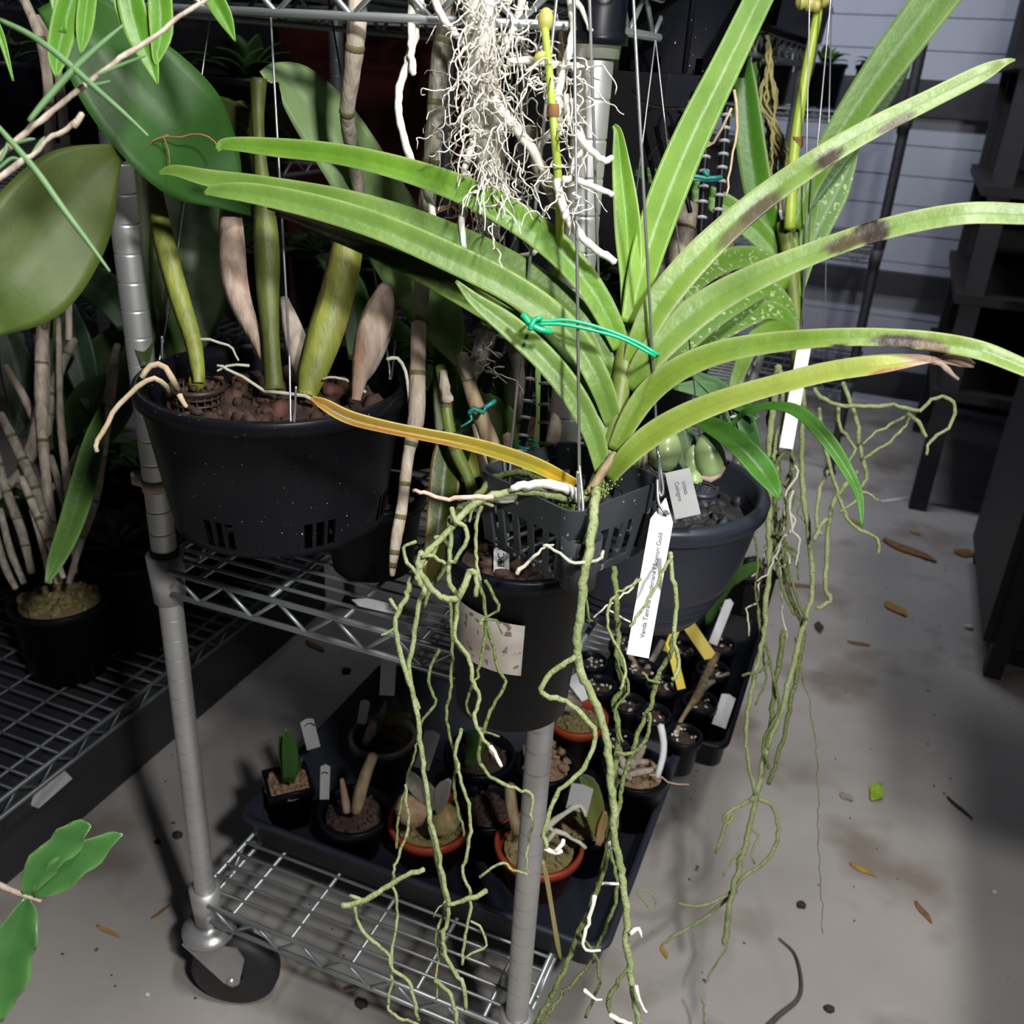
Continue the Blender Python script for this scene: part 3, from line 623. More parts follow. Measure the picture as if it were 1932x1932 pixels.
vl([(2010, 410, 34, .58), (1932, 405, 38, .585), (1830, 403, 40, .59), (1735, 417, 40, .60), (1640, 441, 40, .61), (1540, 476, 42, .62), (1435, 520, 50, .63), (1345, 568, 58, .64), (1275, 622, 62, .645), (1222, 680, 52, .65), (1188, 735, 34, .66)], k=.3, c0=(.20, .30, .08), c1=(.18, .30, .05), ce=(.42, .46, .24),
   blots=((1645, 438, 36, 26, -.25, BR), (1590, 460, 40, 14, -.35, (.08, .06, .02))))
vl([(2000, 722, 26, .56), (1932, 694, 31, .565), (1850, 662, 35, .57), (1760, 645, 36, .58), (1660, 637, 34, .59), (1560, 638, 35, .60), (1450, 648, 40, .615), (1360, 665, 44, .625), (1285, 695, 46, .635), (1228, 738, 46, .645), (1190, 790, 40, .65), (1160, 850, 28, .655)], k=.3, c0=(.17, .27, .035), c1=(.18, .28, .035), ce=(.38, .44, .18),
   blots=((1700, 645, 52, 14, .05, BR), (1760, 655, 30, 16, .3, (.12, .07, .02)), (1580, 653, 14, 5, 0, BR)))
vl([(1765, 680, 8, .585), (1745, 678, 18, .585), (1660, 688, 36, .59), (1560, 703, 38, .60), (1460, 728, 38, .61), (1370, 755, 42, .62), (1290, 787, 46, .63), (1225, 825, 46, .64), (1180, 865, 38, .645), (1148, 905, 24, .655)], k=.45, c0=(.38, .40, .08), c1=(.17, .27, .03), ce=(.44, .48, .2),
   blots=((1740, 675, 34, 20, 0, (.42, .28, .2)), (1690, 700, 50, 7, -.15, (.3, .12, .05))))
mb = MB(); tube(mb, [(1748, 680), (1770, 684), (1790, 700), (1808, 716)], 6, 4, .585, jit=1.5, rn=.3); obj('withered_tip', mb, 'husk', V)
leaf(V, [(1758, 680, 12), (1785, 678, 18), (1815, 682, 22), (1838, 690, 10)], .585, name='withered_tip', fold=.35, k=.2, c0=(.40, .25, .2), c1=(.36, .24, .2), n=14)
leaf(V, [(588, 751, 8, .60), (612, 765, 22, .605), (660, 790, 26, .61), (730, 808, 24, .615), (800, 822, 24, .62), (870, 836, 26, .625), (950, 858, 28, .635), (1020, 884, 28, .645), (1085, 918, 24, .655)], .62, 'leaf', name='dying_leaf', label='yellow and brown dying leaf', k=.35, fold=.45, c0=(.36, .17, .03), c1=(.30, .27, .02), ce=(.55, .42, .12),
     blots=((740, 822, 150, 9, .2, (.36, .15, .01)), (640, 780, 30, 5, .5, (.25, .18, .08)), (1060, 905, 40, 12, .5, (.5, .3, .02))))
mb = MB(); tube(mb, [(1118, 935), (1135, 890), (1152, 840), (1165, 770), (1176, 700), (1184, 640)], 15, 20, .664, k=14, rn=.04); obj('stem', mb, 'canegreen', V)
mb = MB(); tube(mb, [(1098, 950), (1118, 920), (1140, 885), (1160, 855)], 10, 7, .652, k=10, rn=.15); obj('dry_sheath', mb, 'canetan', V)
mb = MB()
for i in range(900):
    x = random.gauss(1100, 22); y = 940+random.gauss(0, 7)-(x-1105)*.4
    blob(mb, at(x, y, .650+random.uniform(-.006, .008)), random.uniform(.0005, .0012), (1, 1, 1), 4, .4)
obj('moss', mb, 'moss', V, kind='stuff')
# flower spike
mb = MB(); tube(mb, [(1028, 55, .605), (1034, 110, .605), (1040, 180, .607), (1046, 250, .61), (1052, 320, .62), (1056, 400, .635), (1055, 470, .65), (1052, 530, .67), (1075, 620, .68), (1120, 720, .675)], 7.5, 8.5, k=10); sp = obj('flower_spike', mb, 'spike', V)
for px, py, r, l in ((1029, 38, 15, 1.45), (1018, 108, 9, 1.6)):
    mb = MB(); blob(mb, at(px, py, .605), r*.605/F, (1, 1, l), 14, .03, np.array(Matrix.Rotation(.9 if r < 12 else .05, 3, 'Y'))); sub('bud', mb, 'bud', sp)
mb = MB(); lathe(mb, at(1044, 208, .607)-np.array([0, 0, .004]), [(.0035, 0), (.0042, .003), (.0034, .008)], 12); sub('bract', mb, 'deadleaf', sp)

# roots of the front vanda
def roots(parent, lst, m, name='aerial_root', jit=1.3, rn=.10, k=8):
    for pts, r0, r1, d in lst:
        mb = MB(); tube(mb, pts, r0, r1, d, jit=jit, rn=rn, k=k, dens=11); obj(name, mb, m, parent)
roots(V, [
 ([(1125, 925, .645), (1122, 942, .625), (1118, 1000, .612), (1105, 1070, .605), (1096, 1150, .61), (1088, 1220, .615), (1100, 1280, .62), (1130, 1340, .62), (1148, 1420, .62), (1155, 1500, .62), (1160, 1580, .625), (1172, 1650, .63), (1183, 1720, .63), (1183, 1790, .63), (1192, 1860, .63), (1208, 1940, .63)], 9.5, 6.5, .62),
 ([(1112, 945, .645), (1060, 938, .64), (1000, 927, .64), (940, 932, .635), (885, 958, .63), (838, 1008, .625), (800, 1050, .62), (789, 1078, .62), (793, 1105, .62)], 8, 6, .63),
 ([(795, 1040), (789, 1062), (796, 1085), (810, 1108), (828, 1125), (845, 1130), (864, 1130)], 6, 6.5, .62),
 ([(864, 1130), (862, 1160), (857, 1190), (862, 1213), (880, 1236), (891, 1262), (893, 1290), (905, 1308), (903, 1330), (895, 1350), (905, 1385), (925, 1410), (938, 1432)], 4.5, 4, .63),
 ([(864, 1130), (878, 1100), (888, 1076), (898, 1082), (902, 1100), (898, 1125)], 7, 5, .62),
 ([(793, 1062), (780, 1085), (770, 1108), (766, 1130), (752, 1150), (747, 1190), (755, 1232), (770, 1280), (784, 1330), (792, 1385), (798, 1440), (806, 1500), (815, 1560), (828, 1610), (840, 1668), (845, 1700), (846, 1730), (836, 1765), (840, 1800), (855, 1830), (875, 1860), (879, 1905)], 5.5, 4, .63),
 ([(735, 1130), (742, 1140), (750, 1152)], 4, 3.5, .63),
 ([(748, 1184), (735, 1192), (720, 1198)], 3, 2.5, .63),
 ([(797, 1105), (800, 1120), (792, 1135), (782, 1190), (772, 1258), (778, 1305), (790, 1338)], 5.5, 5, .645),
 ([(820, 1015), (826, 1010), (822, 1040), (805, 1055), (798, 1070)], 4.5, 4, .625),
 ([(848, 978), (850, 1010), (848, 1048), (845, 1080), (850, 1100), (862, 1126)], 5, 5, .63),
 ([(852, 958), (862, 985), (878, 995), (882, 1012), (872, 1040), (858, 1058), (848, 1060)], 5.5, 4, .622),
 ([(910, 950), (900, 985), (897, 1025), (900, 1060), (906, 1095)], 4, 3.5, .64),
 ([(930, 955), (905, 948), (890, 965), (885, 985)], 3.5, 2.5, .635),
 ([(797, 1050), (815, 1048), (830, 1058), (840, 1064)], 4.5, 3.5, .615),
 ([(785, 1022), (765, 1028), (762, 1045), (778, 1075), (790, 1085)], 3.5, 4, .62),
 ([(1086, 1238), (1060, 1256), (1038, 1272), (1020, 1302), (1035, 1314), (1066, 1322), (1095, 1345), (1120, 1375), (1122, 1400), (1105, 1440), (1082, 1468), (1052, 1495), (1034, 1540), (1026, 1575), (1030, 1600)], 5.5, 4.5, .615),
 ([(1265, 1042), (1270, 1090), (1276, 1140), (1272, 1190), (1276, 1230), (1280, 1262), (1268, 1282)], 4.5, 4, .64),
 ([(1268, 1048), (1250, 1080), (1232, 1115), (1210, 1150), (1188, 1182)], 3.5, 3, .632),
 ([(1210, 1092), (1185, 1108), (1160, 1122), (1148, 1145), (1146, 1175), (1160, 1215), (1178, 1250), (1180, 1275), (1170, 1300)], 3, 3, .65),
 ([(810, 1560), (840, 1700), (828, 1745), (826, 1790), (842, 1808), (860, 1832), (875, 1870)], 3.5, 2.5, .64),
 ([(800, 1640), (765, 1652), (728, 1672), (700, 1692), (672, 1704), (645, 1708)], 4.5, 6, .60),
 ([(660, 1690), (678, 1696), (680, 1708)], 3.5, 3, .60),
 ([(670, 1710), (672, 1730), (688, 1760), (712, 1785), (735, 1802), (742, 1830), (772, 1852), (780, 1880), (790, 1925)], 3.5, 3.5, .61),
 ([(738, 1668), (748, 1690), (748, 1740), (738, 1800), (738, 1850), (732, 1900), (752, 1920), (790, 1934)], 3, 3, .62),
 ([(845, 1706), (868, 1700), (892, 1692), (918, 1680)], 4, 5, .62),
 ([(912, 1168), (905, 1180)], 3, 3, .62),
 ([(840, 1700), (828, 1712), (818, 1730)], 2, 1.5, .63),
 ([(870, 1375), (860, 1420), (868, 1470), (888, 1530), (885, 1590), (873, 1650), (884, 1675), (888, 1720), (878, 1770), (872, 1820)], 4, 3, .65),
 ([(888, 1738), (908, 1750), (918, 1782), (895, 1796), (874, 1808)], 2.5, 2.5, .65),
 ([(820, 1850), (850, 1878), (862, 1935)], 4, 4, .63), ([(838, 1760), (825, 1820), (822, 1890)], 2.5, 2, .64),
 ([(765, 1480), (770, 1560), (750, 1620), (740, 1662)], 3, 3, .66), ([(905, 1440), (930, 1468), (975, 1488), (1003, 1498), (1004, 1540), (998, 1590), (992, 1625), (996, 1650)], 4, 2, .64),
 ([(996, 1650), (965, 1640), (945, 1628), (905, 1655)], 2.5, 3, .64),
], 'root')
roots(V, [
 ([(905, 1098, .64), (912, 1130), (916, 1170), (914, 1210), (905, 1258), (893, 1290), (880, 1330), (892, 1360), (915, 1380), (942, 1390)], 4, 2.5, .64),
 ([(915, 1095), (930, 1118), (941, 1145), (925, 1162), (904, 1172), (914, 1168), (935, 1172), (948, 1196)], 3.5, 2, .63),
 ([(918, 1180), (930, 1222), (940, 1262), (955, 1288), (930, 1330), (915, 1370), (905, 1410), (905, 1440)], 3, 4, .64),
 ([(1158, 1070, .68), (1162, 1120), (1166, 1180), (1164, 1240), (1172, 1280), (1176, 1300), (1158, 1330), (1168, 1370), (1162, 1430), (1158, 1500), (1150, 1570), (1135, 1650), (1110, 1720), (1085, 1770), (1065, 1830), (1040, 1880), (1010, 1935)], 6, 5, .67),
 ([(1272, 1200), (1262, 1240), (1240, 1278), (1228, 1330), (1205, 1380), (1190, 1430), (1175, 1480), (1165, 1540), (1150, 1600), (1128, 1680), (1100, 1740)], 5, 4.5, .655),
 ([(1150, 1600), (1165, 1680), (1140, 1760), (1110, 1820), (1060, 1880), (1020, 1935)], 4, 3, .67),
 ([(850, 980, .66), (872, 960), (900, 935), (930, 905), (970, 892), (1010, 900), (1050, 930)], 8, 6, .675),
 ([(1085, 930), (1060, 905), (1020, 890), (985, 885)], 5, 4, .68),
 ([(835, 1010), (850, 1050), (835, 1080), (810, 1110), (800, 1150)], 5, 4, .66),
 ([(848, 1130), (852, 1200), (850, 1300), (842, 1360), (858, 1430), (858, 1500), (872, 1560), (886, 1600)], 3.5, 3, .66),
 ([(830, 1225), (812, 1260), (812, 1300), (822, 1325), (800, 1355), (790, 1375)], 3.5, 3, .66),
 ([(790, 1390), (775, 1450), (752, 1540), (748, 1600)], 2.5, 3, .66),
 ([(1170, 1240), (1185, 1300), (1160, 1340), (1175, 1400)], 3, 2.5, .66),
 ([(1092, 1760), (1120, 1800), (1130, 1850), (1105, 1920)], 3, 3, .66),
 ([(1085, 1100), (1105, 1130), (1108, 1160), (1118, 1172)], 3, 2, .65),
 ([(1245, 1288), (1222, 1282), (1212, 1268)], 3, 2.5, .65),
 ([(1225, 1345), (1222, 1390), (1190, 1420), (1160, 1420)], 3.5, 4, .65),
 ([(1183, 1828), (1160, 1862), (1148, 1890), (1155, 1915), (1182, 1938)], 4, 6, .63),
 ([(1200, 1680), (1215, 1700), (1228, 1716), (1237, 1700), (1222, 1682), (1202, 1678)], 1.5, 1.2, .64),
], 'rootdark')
roots(V, [
 ([(1092, 940, .64), (1070, 922, .635), (1030, 912, .63), (990, 915, .63), (965, 922, .63)], 11, 7, .63),
 ([(1060, 1605), (1045, 1608), (1028, 1600)], 4, 5, .615), ([(1063, 1584), (1058, 1598), (1048, 1606)], 4, 5, .615),
 ([(925, 1408), (938, 1428), (946, 1446)], 4.5, 3.5, .629),
 ([(1122, 1690), (1116, 1725), (1104, 1755), (1098, 1780), (1108, 1792), (1133, 1793)], 4.5, 2.5, .645),
 ([(1190, 1762), (1205, 1752), (1210, 1768)], 5, 3, .625), ([(1200, 1860), (1207, 1890), (1220, 1910)], 4, 3, .62),
 ([(1102, 1868), (1118, 1882), (1136, 1886)], 4, 2, .63), ([(1125, 1668), (1145, 1668), (1172, 1668)], 3.5, 2.5, .66),
 ([(1148, 1595), (1155, 1590), (1152, 1602)], 5, 4, .64), ([(1150, 1915), (1172, 1926), (1192, 1932)], 5, 4, .62),
], 'rootwhite')
roots(V, [([(1000, 930), (960, 940), (925, 942), (885, 938)], 9, 6, .655), ([(1030, 1030, .60), (1050, 1040, .598), (1075, 1058, .597), (1100, 1062, .6), (1130, 1055, .63), (1138, 1040, .64)], 3, 3.5, .6),
 ([(975, 1083), (995, 1062), (1018, 1040), (1030, 1028)], 4.5, 2, .635), ([(1025, 1030), (1045, 1028)], 2.5, 2, .6),
 ([(1205, 1090), (1180, 1120), (1150, 1140), (1120, 1165)], 2.5, 2, .67), ([(1145, 1150), (1175, 1165), (1195, 1180)], 2.5, 2, .67)], 'rootgrey')
roots(V, [([(930, 938), (880, 940), (835, 940), (805, 930), (780, 926)], 5.5, 3.5, .63)], 'rootpink', name='old_root')
# green tie round the leaves
mb = MB(); t = thing('green_tie', 'bright green plastic tie knotted round the front orchid leaves', 'tie', at(1015, 610, .63))
tube(mb, [(1000, 604), (1030, 606), (1070, 604), (1120, 615), (1170, 632), (1210, 650), (1238, 668)], 4, 3.5, .612); tube(mb, [(1010, 612), (1060, 612), (1120, 624), (1175, 640), (1236, 672)], 3.5, 3, .612)
tube(mb, [(1238, 668, .612), (1243, 668, .64), (1232, 660, .68), (1150, 630, .71), (1060, 610, .71), (1010, 606, .68), (1002, 606, .62)], 3, 3)
obj('band', mb, 'green', t)
mb = MB(); tube(mb, [(986, 594), (996, 606), (1005, 615), (1018, 622), (1040, 626)], 7, 6, .610, k=6); tube(mb, [(1000, 622), (1008, 604), (1022, 600)], 6, 5, .608, k=6); obj('knot', mb, 'green', t)
# main plant tag
a, b = at(1256, 940, .655), at(1203, 1238, .668)
t = thing('plant_tag', 'long white printed tag hooked on the basket wire', 'label', a)
mb = MB(); tagmb(mb, a, b, .0158, .14); o = obj('tag_strip', mb, 'white', t, smooth=False)
tt, ss, nn = frame(a, b); text('Vanda Tanrana sanderiana / Somsri Gold', a+tt*.100+nn*.0002-ss*.001, -tt, nn, .0046, o)
mb = MB(); p = at(1256, 967, .654); tubew(mb, np.array([p+nn*.0007, p+nn*.001]), .0019, 16); sub('punched_hole', mb, 'blackink', o)
mb = MB(); wire(mb, [at(1240, 905, .655), at(1242, 945, .653), at(1250, 962, .650), at(1262, 970, .652)], .0012); obj('wire_hook', mb, 'galv', t)

# ================================================================== CENTRE TALL POT
tp = at(983, 1030, .725); tph = .142
c = tp-np.array([0, 0, tph])
CP = pot('tall_pot', 'deep black pot with a stained sticker hanging under the slatted basket', 'pot', c, .0585, .046, tph, 'potclean', soilm=(.93, .9), n=40, cs=(.004, .009), lip=.003)
mb = MB(); vs = []; K = 14
p1 = at(846, 1150, .70); p2 = at(966, 1265, .68)
a1, a2 = -2.45, -1.10
for i in range(K+1):
    a = a1+(a2-a1)*i/K
    for zz in (tph*.44+(i/K)*(-.005), tph*.79-(i/K)*.008):
        rr = .046+.0095*.97*zz/(tph-.012)+.0009; vs.append((c[0]+rr*math.cos(a), c[1]+rr*math.sin(a), c[2]+zz))
mb.add(vs, [(2*i, 2*i+2, 2*i+3, 2*i+1) for i in range(K)]); obj('sticker', mb, 'sticker', CP, label='grey stained paper sticker')
for px in ((900, 1080), (1075, 1085)):
    mb = MB(); A = c+np.array([(px[0]-987)*.0003, .05, tph-.004]); wire(mb, [A, A*.5+np.array([MX, PY-.014, .70])*.5+np.array([0, 0, .012]), (MX+(px[0]-987)*.00012, PY-.014, .70)], .0012); obj('hanger_wire', mb, 'galv', CP)
t = thing('plant_tag', 'white tag with handwritten letters standing in the deep black pot', 'label', at(925, 1080, .70))
mb = MB(); a, b = at(946, 980, .73), at(946, 1085, .71); tagmb(mb, a, b, .0118, .10); o = obj('tag_strip', mb, 'greytag', t, smooth=False)
tt, ss, nn = frame(a, b); text('EPC HX', b-tt*.006, -tt, nn, .007, o, 'blackink')
t = thing('mesh_cup', 'dark perforated cup of roots beside the handwritten tag', 'pot', at(925, 1000, .78))
mb = MB(); cc = at(920, 985, .79)
for i in range(5):
    W = [(cc[0]+(.019-.0012*i)*math.cos(q), cc[1]+(.019-.0012*i)*math.sin(q), cc[2]-.007*i) for q in np.linspace(0, 2*math.pi, 25)]; tubew(mb, W, .0013, 5, False)
for j in range(14):
    q = 2*math.pi*j/14; rod(mb, (cc[0]+.019*math.cos(q), cc[1]+.019*math.sin(q), cc[2]+.002), (cc[0]+.014*math.cos(q), cc[1]+.014*math.sin(q), cc[2]-.03), .0012, 5)
obj('mesh_wall', mb, 'clear', t); mb = MB(); chips(mb, (cc[0], cc[1], cc[2]-.022), .012, 30, .003, .007, .02); obj('potting_mix', mb, 'canetan', t, kind='stuff')

# long white-and-grey segmented cane hanging beside the pot
def cane(parent, pts, d, m, nodes=(), nm='node', name='cane', rn=.04, k=14, label=None, nr=1.06):
    mb = MB(); P = [(p[0], p[1], p[2], (p[3] if len(p) > 3 else d)) for p in pts]
    L = sum(math.hypot(P[i+1][0]-P[i][0], P[i+1][1]-P[i][1]) for i in range(len(P)-1)); n = max(8, int(L/12)); Q = cr(P, n)
    W = np.array([at(q[0], q[1], q[3]) for q in Q]); R = np.maximum(Q[:, 2], 1)*.5*Q[:, 3]/F; tubew(mb, W, R*(1+RS.uniform(-rn, rn, n)), k)
    o = obj(name, mb, m, parent, label=label)
    for f in nodes:
        i = f*(n-1); a = int(i); q = Q[a]; w0 = W[a]; T = nrm(W[min(a+1, n-1)]-W[max(a-1, 0)]); mb = MB()
        tubew(mb, np.array([w0-T*.0028, w0-T*.001, w0+T*.001, w0+T*.0028]), np.array([.98, nr, nr, .98])*R[a], k)
        (sub if parent is not None else sub)('node', mb, nm, o)
    return o
CB = thing('caned_orchid', 'tall orchid of grey jointed canes behind the front orchid, rooted in the deep black pot', 'plant', at(960, 1000, .80))
cane(CB, [(842, -30, 34, .665), (838, 60, 32, .67), (830, 110, 36, .675), (822, 210, 34, .685), (815, 300, 34, .70), (806, 380, 34, .72), (795, 560, 30, .77), (790, 650, 30, .81), (784, 760, 34, .80)], .83, 'cane', (.18, .36, .52, .72, .84, .95))
cane(CB, [(790, 610, 30), (788, 700, 30), (785, 790, 32), (772, 850, 24), (765, 900, 22), (758, 960, 22), (748, 1015, 22), (742, 1060, 16), (740, 1086, 10)], .78, 'canewhite', (.15, .36, .55, .68, .82, .92), name='cane', label='pale papery cane with olive joints')
cane(CB, [(676, -30, 36, .69), (672, 60, 38, .70), (664, 140, 32, .72), (655, 220, 28, .75), (668, 300, 26, .80), (680, 380, 24, .84)], .95, 'canewhite', (.3, .6))
cane(CB, [(935, 585, 46, .80), (920, 630, 42, .80), (902, 680, 34, .80), (886, 725, 20, .80)], .80, 'cane', (.3,))
cane(CB, [(872, 672, 22, .74), (882, 712, 26, .74), (898, 762, 30, .745), (918, 815, 32, .75), (940, 875, 32, .755), (955, 920, 30, .76)], .75, 'canetan', (.2, .45, .75))
cane(CB, [(872, 668, 20, .735), (880, 695, 22, .735), (886, 712, 22, .738)], .735, 'canewhite', name='cane_sheath')
cane(CB, [(962, 600, 26, .83), (968, 650, 26, .83), (978, 690, 24, .83)], .83, 'cane')
cane(CB, [(975, 670, 22, .82), (980, 720, 22, .82), (985, 800, 22, .81), (1000, 870, 24, .80), (1010, 930, 22, .79)], .82, 'canewhite', (.5,))
cane(CB, [(1062, 745, 28, .74), (1050, 800, 26, .74), (1038, 850, 26, .74), (1028, 880, 22, .74)], .74, 'canewhite', (.6,), label='pale slanting cane')
cane(CB, [(830, 690, 18, .76), (840, 740, 20, .76), (846, 800, 22, .76), (860, 850, 24, .765), (885, 905, 22, .77), (895, 950, 18, .77)], .76, 'canegreen', (.3, .6))
cane(CB, [(836, 700, 16, .755), (840, 735, 20, .755), (846, 758, 22, .755)], .755, 'canewhite', name='cane_sheath', rn=.15)
cane(CB, [(900, 800, 22, .80), (908, 850, 20, .80), (915, 900, 16, .80)], .80, 'canewhite')
cane(CB, [(958, 820, 20, .79), (962, 860, 22, .79), (968, 900, 22, .79)], .79, 'husk', name='cane')
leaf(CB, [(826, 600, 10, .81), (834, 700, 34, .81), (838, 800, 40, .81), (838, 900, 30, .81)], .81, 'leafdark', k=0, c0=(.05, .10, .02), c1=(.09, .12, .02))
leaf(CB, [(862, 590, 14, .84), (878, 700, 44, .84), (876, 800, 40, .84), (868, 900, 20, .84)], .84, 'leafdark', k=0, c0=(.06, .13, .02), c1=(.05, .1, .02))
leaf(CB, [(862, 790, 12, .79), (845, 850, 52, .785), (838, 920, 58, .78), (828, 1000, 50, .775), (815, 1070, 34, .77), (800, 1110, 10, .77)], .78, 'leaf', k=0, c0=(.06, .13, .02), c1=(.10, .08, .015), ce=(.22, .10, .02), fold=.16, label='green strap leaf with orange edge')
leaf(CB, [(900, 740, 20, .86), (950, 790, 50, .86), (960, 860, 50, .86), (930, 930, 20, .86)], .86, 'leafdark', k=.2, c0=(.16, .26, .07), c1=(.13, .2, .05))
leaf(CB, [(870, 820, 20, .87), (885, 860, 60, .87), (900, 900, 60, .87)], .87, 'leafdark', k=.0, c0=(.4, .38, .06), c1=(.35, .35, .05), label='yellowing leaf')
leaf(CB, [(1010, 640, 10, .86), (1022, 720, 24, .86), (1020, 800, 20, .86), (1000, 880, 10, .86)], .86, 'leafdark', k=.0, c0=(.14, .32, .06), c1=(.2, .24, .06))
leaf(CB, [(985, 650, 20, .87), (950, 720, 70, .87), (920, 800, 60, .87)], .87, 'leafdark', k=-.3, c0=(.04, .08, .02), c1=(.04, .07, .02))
leaf(CB, [(885, 375, 5, .76), (850, 388, 8, .76), (818, 400, 12, .76), (800, 415, 6, .76)], .76, name='dry_bract', k=.2, c0=(.35, .2, .12), c1=(.3, .16, .1))
leaf(CB, [(742, 380, 4, .76), (765, 400, 10, .76), (800, 425, 8, .76)], .76, name='dry_bract', k=.2, c0=(.1, .08, .03), c1=(.08, .06, .03))
def stake(label, pts, d, r=.0034):
    t = thing('plant_stake', label, 'stake', at(*pts[-1][:2], d), 'black ringed plant stakes')
    mb = MB(); W = np.array([at(p[0], p[1], d) for p in pts]); W = cr(W, 40); tubew(mb, W, r, 10); o = obj('rod', mb, 'potclean', t)
    L = np.linalg.norm(W[-1]-W[0]); nn_ = int(L/.0148)
    for i in range(1, nn_):
        p = W[int(i*39/nn_)]; T = nrm(W[min(39, int(i*39/nn_)+1)]-p); mb = MB(); tubew(mb, np.array([p-T*.0007, p+T*.0007]), r*1.45, 10); sub('ring', mb, 'greytag', o)
stake('black ringed stake leaning among the grey canes, highest of the left group', [(955, 610), (938, 670), (916, 740)], .80)
stake('black ringed stake ending in a teal loop above the basket', [(1004, 680), (994, 770), (984, 845), (980, 925)], .77)
stake('upright black ringed stake just left of the post behind the basket', [(1028, 690), (1026, 800), (1024, 910)], .79)
t = thing('teal_tie', 'teal plastic tie looped round the tan cane', 'tie', at(905, 770, .74)); mb = MB(); tube(mb, [(885, 780), (893, 770), (912, 778), (916, 768), (935, 756)], 5, 5, .725, k=6); tube(mb, [(885, 780), (890, 792), (870, 805)], 3, 2, .73, k=6); obj('band', mb, 'teal', t)
t = thing('teal_tie', 'teal plastic loop tied round a black stake above the basket', 'tie', at(1000, 838, .76)); mb = MB(); W = [at(994+18*math.cos(q), 838+8*math.sin(q), .76+.012*math.sin(q)*-1) for q in np.linspace(0, 2*math.pi, 25)]; tubew(mb, W, .0013, 6, False); obj('band', mb, 'teal', t)

# ================================================================== WHITE ROOT MASS (top centre)
RM = thing('mounted_orchid', 'bare-root orchid on a bark pole, a tangle of white roots hanging at top centre', 'plant', at(910, 0, .85))
cane(RM, [(905, -40, 66, .63), (908, 100, 60, .64), (916, 200, 62, .66), (925, 300, 58, .68), (928, 380, 46, .70), (928, 450, 26, .71)], .66, 'bark', name='bark_pole')
roots(RM, [
 ([(796, -20), (790, 30), (778, 90), (765, 130), (755, 165), (752, 210), (765, 270), (780, 310), (800, 350), (815, 395), (818, 440), (816, 470)], 8, 7, .665),
 ([(778, -20), (776, 40), (776, 90), (778, 125), (782, 140)], 9, 6, .66),
 ([(882, -20), (886, 60), (884, 130), (878, 180), (890, 240), (892, 270), (878, 310), (872, 360), (872, 430), (876, 470)], 8, 6, .66),
 ([(815, -10), (838, 40), (860, 65), (885, 95)], 7, 8, .635), ([(895, -10), (918, 25), (928, 70)], 9, 6, .635), ([(905, 10), (890, 15), (880, 0)], 6, 6, .635),
 ([(1075, -10), (1082, 40), (1078, 80), (1062, 140), (1052, 190), (1055, 215)], 8, 8, .62), ([(1082, 0), (1100, 20), (1110, 52), (1118, 56)], 6, 3, .61),
 ([(958, 118), (985, 114), (1020, 118), (1060, 124), (1092, 124)], 7, 6, .63),
 ([(1070, 180), (1075, 230), (1095, 262), (1120, 290), (1142, 303), (1156, 298)], 8, 6, .615),
 ([(1062, 338), (1085, 338), (1110, 348), (1135, 358), (1156, 368)], 7, 5, .615),
 ([(1052, 340), (1062, 390), (1075, 420), (1100, 450), (1130, 475), (1160, 495)], 9, 7, .62),
 ([(1018, 455), (1012, 475), (985, 482), (960, 483)], 6, 4, .70),
 ([(1040, 255), (1028, 262), (1018, 280)], 7, 6, .66), ([(930, 190), (960, 225), (990, 262), (1015, 300), (1030, 325), (1045, 350)], 12, 8, .635),
 ([(985, 0), (975, 40), (958, 80), (945, 100)], 8, 8, .635), ([(1098, 285), (1085, 300), (1075, 330)], 5, 4, .62),
], 'rootwhite', jit=1.0)
roots(RM, [([(1000, 240), (1010, 290), (1022, 330), (1060, 400)], 16, 9, .72), ([(1065, 60), (1060, 150), (1055, 220), (1045, 260)], 11, 9, .66)], 'canewhite', name='dry_stem')
mb = MB()
def fine(x0, y0, dx, dy, n, d, r):
    W = []; x, y = x0, y0; vx, vy = dx, dy; dd = d; vd = 0
    for i in range(n):
        W.append(at(x, y, dd)); vx += random.gauss(0, 3.2); vy += random.gauss(.5, 2.6); vx *= .86; vd = vd*.8+random.gauss(0, .0016); dd += vd; s = math.hypot(vx, vy)+.1; x += vx/s*7; y += vy/s*7
    W = cr(W, n*3); tubew(mb, W, np.linspace(r, r*.5, len(W)), 5)
for i in range(240):
    y = random.uniform(-20, 400); t_ = y/420; x = 905+28*t_+random.gauss(0, 26+6*math.sin(y*.03))
    fine(x, y, random.gauss(0, 5), random.uniform(-1, 4), random.randint(8, 24), random.uniform(.60, .67)+y*.00009, .00072)
for i in range(55):
    fine(random.uniform(925, 1050), random.uniform(-20, 160), random.gauss(0, 5), 3, random.randint(10, 22), random.uniform(.60, .66), .0007)
for i in range(60):
    y = random.uniform(120, 400); fine(random.uniform(1040, 1110), y, random.gauss(0, 6), 2, random.randint(8, 18), random.uniform(.60, .64), .0006)
for i in range(45):
    fine(random.uniform(860, 990), random.uniform(330, 470), random.gauss(0, 5), 3, random.randint(8, 16), random.uniform(.67, .72), .0007)
for i in range(24):
    fine(random.uniform(900, 990), random.uniform(560, 720), random.gauss(0, 5), 2, random.randint(8, 14), random.uniform(.76, .80), .0007)
obj('fine_roots', mb, 'fineroot', RM, kind='stuff')

